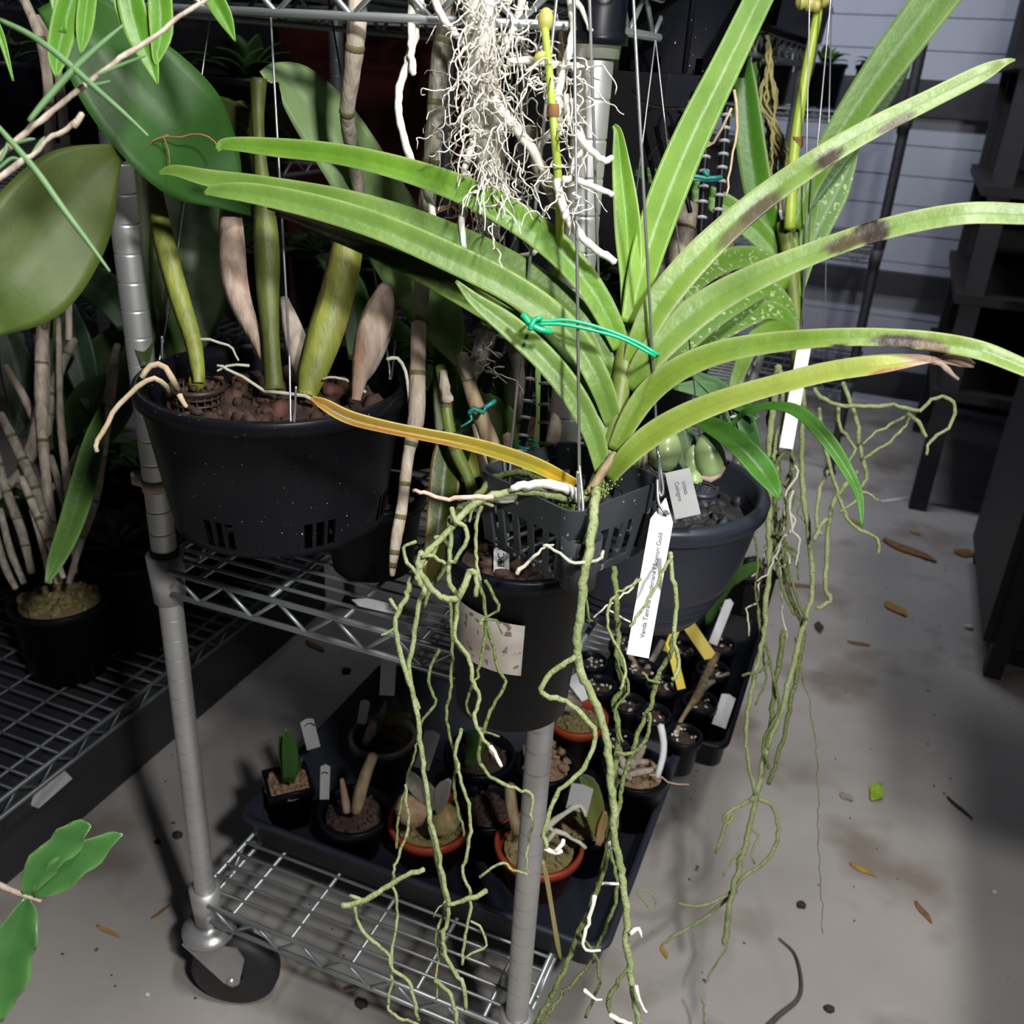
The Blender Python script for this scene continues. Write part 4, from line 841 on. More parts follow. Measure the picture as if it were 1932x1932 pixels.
# ================================================================== BLACK POT, top
base = at(1285, 140, .80); hT = .15
t = pot('hanging_pot', 'tall dark pot hanging at the top edge, straight above the green leaf fan', 'pot', base, .066, .053, hT, 'pot', soilm=(.9, .9), n=30, k=120, holes=[(a_, .05, .0005, .012) for a_ in (-2.3, -1.75, -1.1, -.5, .2)])
for a_ in (-1.3, -2.2, -.2):
    mb = MB(); rod(mb, base+np.array([.0535*math.cos(a_), .0535*math.sin(a_), .002]), base+np.array([.0635*math.cos(a_), .0635*math.sin(a_), hT-.014]), .0022, 8); obj('side_rib', mb, 'pot', t)
for a_ in (0, 2.1, 4.2):
    mb = MB(); tubew(mb, np.array([base+np.array([.06*math.cos(a_), .06*math.sin(a_), hT-.004]), base+np.array([0, 0, hT+.25])]), .001, 6); obj('hanger_wire', mb, 'galv', t)
mb = MB()
for pts in ([(1190, 170), (1215, 195), (1250, 202), (1295, 204)], [(1380, 205), (1362, 240), (1350, 265), (1325, 280), (1290, 288), (1262, 270), (1255, 245)], [(1385, 170), (1390, 220), (1390, 250), (1382, 290), (1376, 330), (1370, 370)], [(1335, 150), (1325, 145), (1318, 155)], [(1240, 270), (1225, 300)]):
    tube(mb, pts, 3, 2, .84, jit=1.2)
obj('escaping_roots', mb, 'roottan', t)
mb = MB()
for i in range(3):
    W = [at(1240+i*30+28*math.cos(q), 236+i*6+34*math.sin(q), 1.12) for q in np.linspace(.4, -3.6, 20)]; tubew(mb, W, .0016, 6)
    rod(mb, at(1212+i*26, 240, 1.12), at(1250+i*26, 400, 1.10), .003, 8)
single('cable_loop', mb, 'potclean', 'looped dark cables hanging behind the upright leaf fan', 'cable')
for lab, pts in (('black ringed stake under the top hanging pot, left of three', [(1310, 175), (1296, 260), (1282, 340), (1270, 420)]), ('black ringed stake under the top hanging pot, middle of three', [(1340, 185), (1330, 300), (1322, 440)]), ('black ringed stake under the top hanging pot, right of three', [(1372, 200), (1362, 320), (1350, 450)])):
    stake(lab, pts, 1.08, .0045)
t = thing('teal_tie', 'teal tie strapped round the stakes under the top hanging pot', 'tie', at(1310, 333, 1.07)); mb = MB(); tube(mb, [(1258, 326), (1290, 328), (1330, 336), (1362, 334)], 5, 4, 1.06, k=6); tube(mb, [(1262, 332), (1300, 338), (1345, 340), (1362, 336)], 4, 3, 1.062, k=6); tube(mb, [(1328, 322), (1336, 332)], 6, 5, 1.058, k=6); obj('band', mb, 'teal', t)
# clutter of stems behind: under top pot
BP = pot('plant_pot', 'dark pot on the middle shelf behind the speckled leaves', 'pot', (-.30, 1.30, .664), .085, .07, .14, 'potclean')
BO = thing('caned_orchid', 'pale-stemmed orchid in the dark pot behind the speckled leaves', 'plant', (-.30, 1.30, .79))
cane(BO, [(1300, 380, 40, 1.33), (1288, 440, 46, 1.33), (1280, 520, 40, 1.33), (1285, 600, 30, 1.34)], 1.33, 'canewhite', (.3, .6)); cane(BO, [(1378, 430, 20, 1.33), (1372, 480, 26, 1.33), (1360, 560, 24, 1.34)], 1.33, 'husk')
cane(BO, [(1230, 420, 22, 1.33), (1245, 520, 26, 1.33), (1262, 620, 24, 1.33)], 1.33, 'huskgrey', (.4,)); cane(BO, [(1105, 560, 18, 1.3), (1110, 640, 24, 1.3), (1118, 720, 22, 1.3)], 1.3, 'canegreen')
leaf(BO, [(1060, 600, 10, 1.3), (1100, 680, 60, 1.3), (1120, 760, 40, 1.3)], 1.3, 'leafdark', k=0, c0=(.05, .1, .03), c1=(.04, .08, .02))

# ================================================================== BOWL, right
bcn = at(1232, 905, .88); bh = .132
BW = pot('bowl_planter', 'round charcoal bowl planter with ribbed base and thick rim, right of the basket', 'pot', bcn-np.array([0, 0, bh]), .1075, .062, bh, 'bowl', soil='charcoal', soilm=(.84, .9), n=150, cs=(.006, .012), ribs=3, k=96)
for p in ((1322, 838), (1140, 845)):
    mb = MB(); A = at(p[0], p[1], .93 if p[0] > 1300 else .90); TP = np.array([MX+.008, .80, 1.172]); tubew(mb, np.array([A, TP]), .0007, 6); obj('hanger_wire', mb, 'galv', BW)
stake('short black ringed stake at the right edge of the charcoal bowl planter', [(1376, 765), (1386, 800), (1400, 860)], .93, .0026)
CG = thing('bulb_orchid', 'orchid with smooth round green bulbs growing in the charcoal bowl planter', 'plant', at(1300, 900, .88))
for (x, y, wd, hh, d, rot, m) in ((1256, 848, 31, 42, .83, .15, 'bulb'), (1338, 860, 30, 45, .84, -.2, 'bulb'), (1306, 870, 17, 30, .845, .1, 'bulb'), (1196, 862, 22, 40, .86, .1, 'bulb'), (1310, 905, 16, 18, .83, .2, 'bulb')):
    mb = MB(); lathe(mb, (0, 0, 0), [(wd*f, hh*z) for f, z in ((.0, -1), (.45, -.95), (.8, -.7), (.98, -.3), (1, 0), (.88, .35), (.6, .7), (.3, .92), (0, 1.05))], 24)
    s = d/F; M3 = RW@np.array([[1, 0, 0], [0, 0, -1], [0, 1, 0.]]); rz = np.array(Matrix.Rotation(rot, 3, 'Y'))
    P0 = at(x, y, d); mb.v = [tuple(P0+M3@(rz@np.array([v[0], v[1]*.85, v[2]]))*s) for v in mb.v]; obj('bulb', mb, m, CG)
mb = MB()
for pts in ([(1230, 835), (1222, 870), (1240, 890), (1270, 892)], [(1320, 900), (1345, 905), (1365, 885), (1375, 872)], [(1205, 830), (1220, 860), (1212, 880)]):
    mb = MB(); tube(mb, pts, 6, 3, .835, rn=.4, jit=1.5); obj('husk', mb, 'husk', CG)
BG = (.06, .19, .025); BG2 = (.10, .28, .04)
leaf(CG, [(1232, 800, 20, .86), (1262, 812, 50, .85), (1285, 850, 36, .845), (1295, 885, 14, .84)], .85, 'leafdark', k=.3, c0=(.13, .22, .10), c1=(.10, .17, .06))
leaf(CG, [(1240, 795, 4, .86), (1300, 792, 16, .85), (1350, 808, 36, .83), (1400, 845, 44, .81), (1440, 890, 46, .80), (1462, 925, 24, .79), (1470, 942, 4, .79)], .83, 'leaf', k=.45, c0=BG, c1=BG2, fold=.2, label='bright grassy leaf bending over the rim')
leaf(CG, [(1300, 850, 3, .86), (1380, 800, 8, .86), (1410, 775, 12, .84), (1460, 766, 16, .82), (1510, 780, 24, .80), (1560, 830, 28, .78), (1600, 890, 22, .77), (1622, 940, 14, .77), (1626, 995, 4, .77)], .8, 'leaf', k=.4, c0=BG, c1=BG2, fold=.2, label='long grassy leaf arching out to the right')
leaf(CG, [(1172, 860, 8, .85), (1190, 890, 26, .84), (1205, 915, 26, .84)], .84, 'leaf', k=.2, c0=BG, c1=BG2, fold=.3)
leaf(CG, [(1300, 700, 10, .95), (1360, 740, 40, .95), (1400, 800, 50, .95), (1430, 860, 20, .93)], .95, 'leafdark', k=.2, c0=(.04, .14, .02), c1=(.03, .1, .02))
leaf(CG, [(1270, 730, 10, .95), (1330, 735, 36, .95), (1390, 760, 30, .95), (1430, 790, 10, .93)], .95, 'leafdark', k=.2, c0=(.05, .16, .03), c1=(.03, .1, .02))
leaf(CG, [(1290, 790, 6, .87), (1308, 830, 10, .86), (1308, 850, 6, .85)], .86, k=.1, c0=(.12, .3, .06), c1=(.12, .3, .06)); leaf(CG, [(1330, 780, 10, .88), (1345, 820, 16, .87), (1350, 835, 8, .86)], .87, k=.1, c0=(.12, .3, .1), c1=(.12, .3, .06))
leaf(CG, [(1286, 805, 3, .86), (1281, 835, 7, .86), (1279, 850, 7, .86)], .86, name='dry_tip', k=.1, c0=(.4, .25, .12), c1=(.4, .25, .12)); leaf(CG, [(1326, 815, 2, .86), (1318, 840, 7, .86), (1314, 850, 7, .86)], .86, name='dry_tip', k=.1, c0=(.4, .25, .12), c1=(.4, .25, .12))
t = thing('plant_label', 'grey printed label standing in the charcoal bowl planter', 'label', at(1285, 960, .80))
a, b = at(1278, 888, .80), at(1298, 975, .765); mb = MB(); tt, ss, nn = frame(a, b); L = np.linalg.norm(b-a); cc = (a+b)/2
rbox(mb, cc, (.0105, L/2, .0004), np.stack([ss, tt, nn], axis=1)); o = obj('label_card', mb, 'greytag', t, smooth=False)
text('Coelogyne', a+tt*.013+ss*.003, tt, nn, .0050, o); text('cristata', a+tt*.014-ss*.003, tt, nn, .0050, o)
t = thing('net_cup', 'small dark lattice cup sunk in charcoal beside the grey label', 'pot', at(1322, 935, .82)); cc = at(1322, 932, .815)
mb = MB(); lathe(mb, cc, [(.0125, 0), (.0145, .001), (.0145, .005), (.0125, .005)], 28)
for f in (-.7, -.35, 0, .35, .7):
    q = math.sqrt(1-f*f)*.0125; rod(mb, (cc[0]-q, cc[1]+f*.0125, cc[2]+.004), (cc[0]+q, cc[1]+f*.0125, cc[2]+.004), .0009, 5); rod(mb, (cc[0]+f*.0125, cc[1]-q, cc[2]+.004), (cc[0]+f*.0125, cc[1]+q, cc[2]+.004), .0009, 5)
obj('lattice', mb, 'bowl', t)

# ================================================================== SECOND VANDA (right, behind)
V2 = thing('vanda_orchid', 'second strap-leaved orchid hanging on the right, scarred leaves and a bud spike', 'plant', at(1500, 600, 1.12))
def v2(pts, d=1.12, m='leaf', **k):
    k.setdefault('c0', (.11, .23, .04)); k.setdefault('c1', (.17, .34, .03)); k.setdefault('ce', (.26, .38, .14)); return leaf(V2, pts, d, m, **k)
v2([(1850, -90, 60, 1.0), (1770, -5, 78, 1.02), (1700, 85, 76, 1.04), (1635, 175, 66, 1.06), (1575, 265, 52, 1.08), (1530, 345, 40, 1.1), (1498, 430, 30, 1.11)], k=.1, c0=(.14, .27, .05))
v2([(1730, 60, 10, 1.08), (1690, 140, 40, 1.09), (1640, 215, 46, 1.1), (1580, 300, 40, 1.11), (1520, 390, 26, 1.12)], k=-.3, c0=(.05, .14, .02), c1=(.06, .16, .02), ce=(.1, .2, .05))
v2([(1404, 85, 5), (1404, 110, 24), (1408, 180, 44), (1418, 280, 54), (1434, 370, 52), (1456, 430, 40), (1478, 490, 26)], d=1.14, k=-.15, c0=(.03, .13, .01), c1=(.10, .28, .02), ce=(.25, .4, .1))
v2([(1195, 325, 8), (1225, 330, 26), (1290, 352, 36), (1360, 384, 42), (1420, 430, 46), (1465, 480, 36), (1488, 530, 24)], d=1.14, k=.15, c0=(.07, .20, .02), c1=(.22, .46, .05))
v2([(1618, 280, 6), (1600, 320, 26), (1575, 370, 46), (1545, 430, 46), (1520, 490, 34), (1505, 550, 22)], k=.2, m='speckleaf', c0=(.15, .27, .09), c1=(.12, .25, .05))
v2([(1545, 330, 4), (1530, 400, 30), (1510, 470, 34), (1500, 560, 22)], k=0, c1=(.25, .45, .06))
v2([(1530, 390, 6), (1520, 450, 20), (1508, 540, 22), (1503, 620, 16)], k=0)
v2([(1200, 640, 10, 1.0), (1235, 590, 44, 1.02), (1290, 540, 50, 1.05), (1350, 500, 46, 1.08), (1410, 485, 40, 1.1), (1455, 500, 36, 1.11), (1488, 540, 24)], k=.3, c0=(.14, .26, .06), m='speckleaf')
v2([(1255, 690, 10, 1.02), (1285, 650, 44, 1.04), (1340, 600, 50, 1.06), (1400, 560, 48, 1.08), (1445, 545, 36, 1.1), (1480, 575, 30, 1.11), (1497, 610, 20)], k=.25, c0=(.12, .23, .06), m='speckleaf')
v2([(1300, 670, 8, 1.06), (1350, 632, 34, 1.08), (1410, 598, 38, 1.09), (1450, 585, 34, 1.1), (1485, 600, 24, 1.11), (1500, 640, 16)], k=.3, c0=(.09, .18, .04), m='speckleaf')
v2([(1375, 760, 8, 1.06), (1392, 710, 26, 1.07), (1420, 645, 30, 1.09), (1455, 615, 30, 1.1), (1485, 618, 22, 1.11), (1500, 650, 14)], k=.3, c0=(.24, .38, .08))
v2([(1430, 170, 4, 1.2), (1428, 60, 30, 1.2), (1436, 20, 34, 1.2)], k=0, c0=(.2, .32, .12), c1=(.2, .32, .12))
mb = MB(); tube(mb, [(1478, 420), (1492, 500), (1500, 580), (1505, 660), (1500, 720)], 14, 12, 1.125, k=12, rn=.06); obj('stem', mb, 'canegreen', V2)
mb = MB(); tube(mb, [(1548, -20), (1540, 40), (1526, 110), (1512, 190), (1500, 270), (1494, 350), (1490, 430)], 9, 11, 1.10, k=10); sp = obj('flower_spike', mb, 'spike', V2)
for px, py, r in ((1512, 4, 12), (1528, 8, 12), (1540, 12, 10), (1555, 0, 12)):
    mb = MB(); blob(mb, at(px, py, 1.09), r*1.1/F, (1, 1, 1.1), 12, .05); sub('bud', mb, 'bud', sp)
mb = MB(); lathe(mb, at(1503, 268, 1.10)-np.array([0, 0, .006]), [(.0068, 0), (.0078, .003), (.0066, .012)], 12); sub('bract', mb, 'deadleaf', sp)
for a, b in (((1515, 640), (1528, -30)), ((1508, 650), (1570, -30))):
    mb = MB(); A = at(*a, 1.12); B = at(*b, 1.05); tubew(mb, np.array([A, B+(B-A)*.5]), .0009, 6); obj('hanger_wire', mb, 'galv', V2)
mb = MB(); A = at(1556, 620, 1.16); tubew(mb, np.array([A, at(1562, 300, 1.15), at(1570, -30, 1.14)]), .0008, 6); obj('hanger_wire', mb, 'galv', V2)
roots(V2, [
 ([(1468, 690), (1464, 740), (1455, 800), (1450, 870), (1452, 930), (1450, 990), (1452, 1050), (1447, 1120), (1443, 1180), (1432, 1240), (1418, 1300), (1408, 1360), (1408, 1420), (1425, 1500)], 7, 3.5, 1.13),
 ([(1472, 700), (1478, 780), (1462, 850), (1465, 900)], 5, 5, 1.12),
 ([(1515, 735), (1514, 800), (1512, 870), (1516, 930), (1524, 1000), (1532, 1080), (1530, 1130), (1515, 1180), (1500, 1240), (1480, 1320), (1455, 1390), (1442, 1430), (1428, 1500), (1415, 1560), (1400, 1620), (1380, 1690), (1372, 1740), (1368, 1780)], 5, 5.5, 1.15),
 ([(1536, 733), (1552, 752), (1580, 764), (1620, 766), (1655, 768), (1690, 764), (1715, 772), (1738, 774), (1755, 757), (1778, 749), (1795, 756), (1801, 778), (1790, 805), (1768, 822), (1752, 838), (1748, 858)], 4.5, 3, 1.08),
 ([(1590, 722), (1605, 760), (1618, 800), (1621, 840), (1632, 880), (1634, 905), (1622, 920)], 5, 3.5, 1.13),
 ([(1715, 782), (1685, 798), (1655, 815), (1628, 838)], 3, 2.5, 1.1), ([(1716, 788), (1700, 815), (1665, 842), (1630, 865)], 3, 3, 1.1),
 ([(1712, 780), (1732, 796), (1742, 815), (1747, 824)], 4.5, 3.5, 1.09),
 ([(1617, 890), (1590, 920), (1570, 955), (1562, 1010), (1560, 1060), (1555, 1110), (1567, 1130), (1552, 1143), (1540, 1146)], 5, 4, 1.14),
 ([(1545, 770), (1552, 820), (1565, 880), (1580, 930), (1592, 960), (1600, 980), (1625, 1002), (1650, 1010), (1658, 1030), (1657, 1044)], 4, 3, 1.1),
 ([(1582, 765), (1584, 800), (1600, 825), (1612, 850), (1600, 875)], 4, 3, 1.12),
 ([(1562, 888), (1548, 920), (1541, 960), (1545, 1000), (1550, 1008)], 4, 3.5, 1.12),
 ([(1620, 940), (1600, 955), (1585, 966)], 3, 3, 1.1), ([(1626, 928), (1645, 935), (1662, 946)], 3, 2, 1.1), ([(1560, 978), (1548, 990), (1545, 1005), (1537, 1012), (1538, 1020)], 4, 4, 1.12),
 ([(1425, 1500), (1400, 1518), (1382, 1528), (1370, 1545), (1362, 1575), (1350, 1610)], 4, 3, 1.15), ([(1382, 1528), (1366, 1540), (1372, 1555), (1384, 1540)], 3, 3, 1.15),
 ([(1432, 1508), (1455, 1520), (1468, 1560), (1460, 1600), (1440, 1630), (1400, 1655), (1370, 1690), (1320, 1710), (1280, 1704)], 4, 3, 1.16), ([(1390, 1680), (1340, 1725), (1290, 1755), (1250, 1780)], 4, 3, 1.18),
 ([(1415, 1560), (1432, 1580), (1420, 1605), (1424, 1630)], 2.5, 2, 1.15), ([(1410, 1600), (1390, 1612), (1374, 1635), (1365, 1652)], 2.5, 2, 1.15),
 ([(1372, 1740), (1368, 1790), (1345, 1830), (1330, 1855)], 2.5, 1.5, 1.2), ([(1325, 1880), (1330, 1935)], 2, 2, 1.2),
], 'root', jit=1.2)
roots(V2, [
 ([(1480, 740), (1488, 810), (1495, 880), (1484, 940), (1478, 990), (1482, 1040), (1492, 1090), (1510, 1140), (1522, 1170)], 3.5, 2.5, 1.14),
 ([(1490, 920), (1498, 935), (1490, 965), (1470, 985), (1465, 1010)], 3, 2.5, 1.13),
 ([(1495, 860), (1505, 880), (1490, 890), (1500, 905), (1485, 915)], 4, 3, 1.13), ([(1462, 1000), (1465, 1060), (1478, 1120), (1500, 1160)], 4, 2.5, 1.14),
 ([(1430, 1150), (1440, 1230), (1445, 1280), (1425, 1330)], 2.5, 2, 1.14), ([(1440, 1200), (1460, 1280), (1470, 1340), (1440, 1400), (1450, 1450)], 3, 3, 1.14),
 ([(1500, 1200), (1510, 1260), (1530, 1340), (1540, 1420), (1543, 1500), (1545, 1600), (1550, 1700), (1552, 1760)], 1.2, .8, 1.16),
 ([(1400, 1275), (1430, 1268), (1450, 1250), (1448, 1225)], 3, 2.5, 1.12), ([(1420, 1000), (1430, 1060), (1425, 1120), (1440, 1180), (1435, 1230)], 2, 2, 1.14),
], 'rootdark', jit=1.2)
roots(V2, [([(1440+random.uniform(-4, 6), 40), (1448+i*.5, 110), (1446+random.uniform(-14, 20), 190), (1450+i*2+random.uniform(-10, 10), 260), (1452+i*3.4+random.uniform(-8, 8), 320), (1440+i*5+random.uniform(-10, 10), 400+random.uniform(-40, 60))], 3, 2.2, 1.18+random.uniform(-.02, .02)) for i in range(13)], 'rootyel', jit=1.6)
t = thing('plant_tag', 'narrow white tag hanging beneath the right-hand orchid', 'label', at(1522, 650, 1.1))
mb = MB(); tagmb(mb, at(1520, 640, 1.09), at(1483, 846, 1.10), .0152, .02); obj('tag_strip', mb, 'white', t, smooth=False)

# ================================================================== TRAY AND POTS ON THE BOTTOM SHELF
TZ = .193
t = thing('plant_tray', 'long shallow black tray on the bottom shelf holding orchid pots', 'tray', (-.40, .95, TZ))
mb = MB()
def trayring(mb, x0, x1, y0, y1, rows, z0):
    vs = []; k = 0
    for (e, z) in rows:
        c4 = [(x0-e, y0-e), (x1+e, y0-e), (x1+e, y1+e), (x0-e, y1+e)]; rc = .02; pts = []
        for i, (cx_, cy_) in enumerate(c4):
            sx = 1 if cx_ < (x0+x1)/2 else -1; sy = 1 if cy_ < (y0+y1)/2 else -1
            a0 = [math.pi, 1.5*math.pi, 0, .5*math.pi][i]
            for q in np.linspace(a0, a0+math.pi/2, 5): pts.append((cx_+sx*rc+rc*math.cos(q), cy_+sy*rc+rc*math.sin(q), z0+z))
        k = len(pts); vs += pts
    n = len(rows); mb.add(vs, [(i*k+j, i*k+(j+1) % k, (i+1)*k+(j+1) % k, (i+1)*k+j) for i in range(n-1) for j in range(k)]+[tuple(range(k))[::-1]])
trayring(mb, -.635, -.15, .769, 1.14, [(0, .001), (0, 0), (.004, .038), (.010, .039), (.013, .044), (.011, .047), (.003, .045), (-.002, .003), (-.12, .0015)], TZ)
obj('tray_body', mb, 'bowl', t)
tx = dict(n=46)
def tpot(label, px, py, r, h, m, soil='mossmix', square=False, **k):
    p = onz(px, py, TZ+.004+h); rb = k.pop('rb', .66)
    return pot('plant_pot', label, 'pot', (p[0], p[1], TZ+.004), r, r*rb, h, m, soil=soil, soilm=(.93, .9), n=70, cs=(.003, .007), lip=.003, k=4 if square else 48, **k), np.array([p[0], p[1], TZ+.004+h])
def tlabel(label, a, b, d, m='white', w=.014, group=None):
    t = thing('plant_label', label, 'label', at(*b, d), group); mb = MB(); tagmb(mb, at(*a, d), at(*b, d+.01), w, .06); return obj('label_strip', mb, m, t, smooth=False)
_, q = tpot('small black square pot with a green seedling at the left tray end', 543, 1470, .042, .072, 'potclean', 'paleclay', True)
s_ = thing('seedling', 'small upright green seedling in the square pot', 'plant', q)
leaf(s_, [(540, 1375, 6, 1.20), (545, 1400, 26, 1.21), (548, 1440, 30, 1.22), (545, 1475, 20, 1.23)], 1.2, 'leaf', k=0, c0=(.05, .15, .02), c1=(.04, .12, .02)); leaf(s_, [(528, 1385, 4, 1.22), (534, 1420, 18, 1.23), (542, 1475, 14, 1.23)], 1.2, 'leaf', k=0, c0=(.04, .12, .02), c1=(.04, .1, .02)); leaf(s_, [(570, 1430, 4, 1.22), (560, 1450, 12, 1.23), (548, 1478, 10, 1.23)], 1.2, 'leaf', k=0, c0=(.04, .12, .02), c1=(.04, .1, .02))
_, q = tpot('round black pot with a bent brown stem near the tray front', 668, 1526, .048, .068, 'potclean', 'soil')
s_ = thing('bare_stem_orchid', 'leafless brown-stemmed orchid in the round black pot', 'plant', q)
cane(s_, [(705, 1425, 18, 1.14), (692, 1455, 22, 1.15), (680, 1495, 24, 1.16), (672, 1530, 20, 1.17)], 1.15, 'canetan'); cane(s_, [(645, 1470, 8, 1.16), (650, 1500, 14, 1.17), (655, 1530, 16, 1.18)], 1.16, 'husk')
_, q = tpot('smoky grey pot at the back left of the tray', 722, 1385, .048, .085, 'clear', 'soil')
s_ = thing('bare_stem_orchid', 'drooping dry-leaved orchid in the smoky grey pot', 'plant', q)
cane(s_, [(705, 1360, 14, 1.28), (700, 1380, 20, 1.29), (690, 1400, 14, 1.30)], 1.29, 'husk'); leaf(s_, [(728, 1322, 4, 1.28), (720, 1350, 14, 1.29), (710, 1380, 10, 1.30)], 1.29, k=0, c0=(.22, .15, .12), c1=(.2, .14, .1), name='dry_leaf'); leaf(s_, [(775, 1350, 10, 1.27), (750, 1355, 22, 1.28), (725, 1362, 8, 1.29)], 1.28, k=.3, c0=(.2, .12, .04), c1=(.15, .1, .04), name='dry_leaf')
_, q = tpot('red-brown pot of moss with a pale dry bulb, centre front of the tray', 812, 1543, .055, .068, 'red')
s_ = thing('old_bulb_orchid', 'shrivelled pale bulb and grey leaves in the red-brown pot by the tray front', 'plant', q)
mb = MB(); blob(mb, at(780, 1525, 1.12), .021, (1, 1, .9), 14, .12); obj('bulb', mb, 'paleclay', s_); mb = MB(); blob(mb, at(838, 1545, 1.14), .022, (1, 1, .8), 12, .12); obj('bulb', mb, 'mossmix', s_)
for pts in ([(770, 1455, 8), (780, 1475, 30), (795, 1500, 24), (800, 1520, 8)], [(850, 1470, 8), (836, 1490, 30), (830, 1520, 20), (825, 1535, 6)], [(800, 1470, 8), (812, 1500, 26), (815, 1530, 10)]): leaf(s_, pts, 1.11, name='dry_leaf', k=0, c0=(.22, .2, .19), c1=(.2, .17, .14))
_, q = tpot('front red-brown pot of dry moss standing by the rack post', 1018, 1588, .057, .068, 'red')
s_ = thing('twisted_orchid', 'twisted grey roots and old stem in the front red-brown pot', 'plant', q)
cane(s_, [(962, 1480, 20, 1.12), (965, 1520, 22, 1.12), (975, 1570, 20, 1.13)], 1.12, 'canetan')
mb = MB(); tube(mb, [(1025, 1570), (1045, 1545), (1075, 1530), (1100, 1520), (1105, 1540)], 6, 4, 1.1, jit=2, rn=.3); tube(mb, [(1030, 1590), (1050, 1570), (1080, 1580), (1105, 1600)], 5, 3, 1.1, jit=2, rn=.3); tube(mb, [(1000, 1575), (1030, 1560), (1048, 1572)], 6, 4, 1.1, jit=2, rn=.3); obj('twisted_root', mb, 'rootgrey', s_)
_, q = tpot('red pot of mossy bark at the back of the tray, near the small-pot tray', 1090, 1350, .046, .085, 'red')
s_ = thing('mossy_stump', 'pale wood chunk on moss in the back red pot', 'wood', q); mb = MB(); blob(mb, at(1068, 1325, 1.36), .017, (1.3, .8, .8), 12, .2); obj('chunk', mb, 'huskgrey', s_)
_, q = tpot('black pot at the right end of the tray with fingerlike pale stems', 1200, 1448, .048, .09, 'potclean', 'paleclay')
s_ = thing('finger_orchid', 'cluster of pale fingerlike stems in the right end tray pot', 'plant', q)
for pts in ([(1215, 1405, 12), (1205, 1425, 16), (1192, 1448, 12)], [(1222, 1438, 10), (1195, 1436, 14), (1172, 1444, 10)], [(1168, 1410, 10), (1172, 1430, 14), (1180, 1450, 10)], [(1235, 1452, 10), (1210, 1456, 14), (1185, 1462, 10)], [(1150, 1440, 10), (1170, 1455, 12), (1190, 1470, 8)]): cane(s_, pts, 1.26, 'canewhite', name='finger_stem', rn=.08)
mb = MB(); tube(mb, [(1225, 1462), (1245, 1464), (1265, 1478), (1300, 1480)], 2, 1.2, 1.24); obj('thread_root', mb, 'roottan', s_)
s_ = thing('white_rod', 'white rod standing in the right end tray pot', 'stake', at(1238, 1465, 1.24)); mb = MB(); tube(mb, [(1246, 1368), (1252, 1400), (1250, 1430), (1240, 1465)], 7, 6, 1.24); obj('rod', mb, 'white', s_)
_, q = tpot('black pot with broad yellowing leaves behind the front red-brown pot', 1108, 1545, .044, .075, 'potclean', 'mossmix')
s_ = thing('green_leaf_orchid', 'little orchid with dark green and yellowing leaves behind the front red-brown pot', 'plant', q)
leaf(s_, [(1095, 1462, 8), (1110, 1480, 34), (1120, 1520, 40), (1128, 1560, 30), (1135, 1590, 8)], 1.14, 'leafdark', k=0, c0=(.05, .12, .03), c1=(.20, .18, .03)); leaf(s_, [(1060, 1500, 8), (1075, 1510, 30), (1092, 1530, 30), (1105, 1560, 10)], 1.16, 'leafdark', k=0, c0=(.04, .1, .02), c1=(.1, .12, .02)); leaf(s_, [(1142, 1530, 6), (1138, 1560, 20), (1128, 1595, 10)], 1.13, 'leafdark', k=0, c0=(.25, .18, .04), c1=(.35, .2, .12))
_, q = tpot('brown fibre clump pot half hidden by the rack post', 1030, 1440, .042, .085, 'potclean', 'paleclay')
mb = MB()
for i in range(60): blob(mb, at(1038+random.gauss(0, 14), 1448+random.gauss(0, 20), 1.30+random.uniform(-.01, .01)), random.uniform(.005, .009), (1, 1, 1), 6, .4)
single('fibre_clump', mb, 'paleclay', 'brown fibre clump standing just right of the front post', 'plant', kind=None)
_, q = tpot('dark pot of soil at the back centre of the tray', 905, 1420, .05, .09, 'potclean', 'soil')
s_ = thing('mini_orchid', 'small round-leaved orchid in the dark pot at the tray centre', 'plant', q)
leaf(s_, [(880, 1380, 8, 1.25), (895, 1400, 40, 1.26), (890, 1430, 30, 1.27), (878, 1445, 8, 1.27)], 1.26, 'leafdark', k=.3, c0=(.04, .12, .02), c1=(.04, .1, .02))
_, q = tpot('dark pot of brown bark beside the tray centre front', 918, 1520, .044, .07, 'potclean', 'soil')
for lab, a, b, d, w in (('white plastic label with a black arc mark behind the seedling pot', (578, 1356), (592, 1412), 1.26, .018), ('white label with a black curl mark beside the bent brown stem', (614, 1442), (612, 1508), 1.20, .012),
    ('blank white label in the smoky grey pot', (690, 1320), (682, 1365), 1.28, .013), ('blank white label behind the pale dry bulb', (818, 1378), (795, 1450), 1.2, .020),
    ('long pale label hanging above the tray, under the middle shelf', (735, 1222), (730, 1312), 1.12, .018), ('pale blank label leaning on the yellowing leaves', (1100, 1480), (1088, 1530), 1.10, .026)):
    o = tlabel(lab, a, b, d, 'greytag', w)
    if 'black' in lab:
        mb = MB(); m_ = ((a[0]+b[0])/2, a[1]+(b[1]-a[1])*.3); rr = 10 if 'arc' in lab else 6
        W = [at(m_[0]+rr*math.cos(q_), m_[1]+rr*.8*math.sin(q_), d-.0015) for q_ in np.linspace(3.4, 5.8, 12)]; tubew(mb, W, .0007, 5); sub('ink_mark', mb, 'blackink', o)
t = thing('dry_blade', 'dry tan grass blade drooping in front of the front red-brown pot', 'leaf', at(1030, 1640, 1.02)); mb = MB(); ribbon(mb, [(1024, 1622, 5), (1032, 1660, 9), (1042, 1720, 8), (1052, 1780, 9), (1058, 1810, 4)], .98, k=0, c0=(.5, .36, .2), c1=(.3, .26, .1)); obj('blade', mb, 'leaf', t)

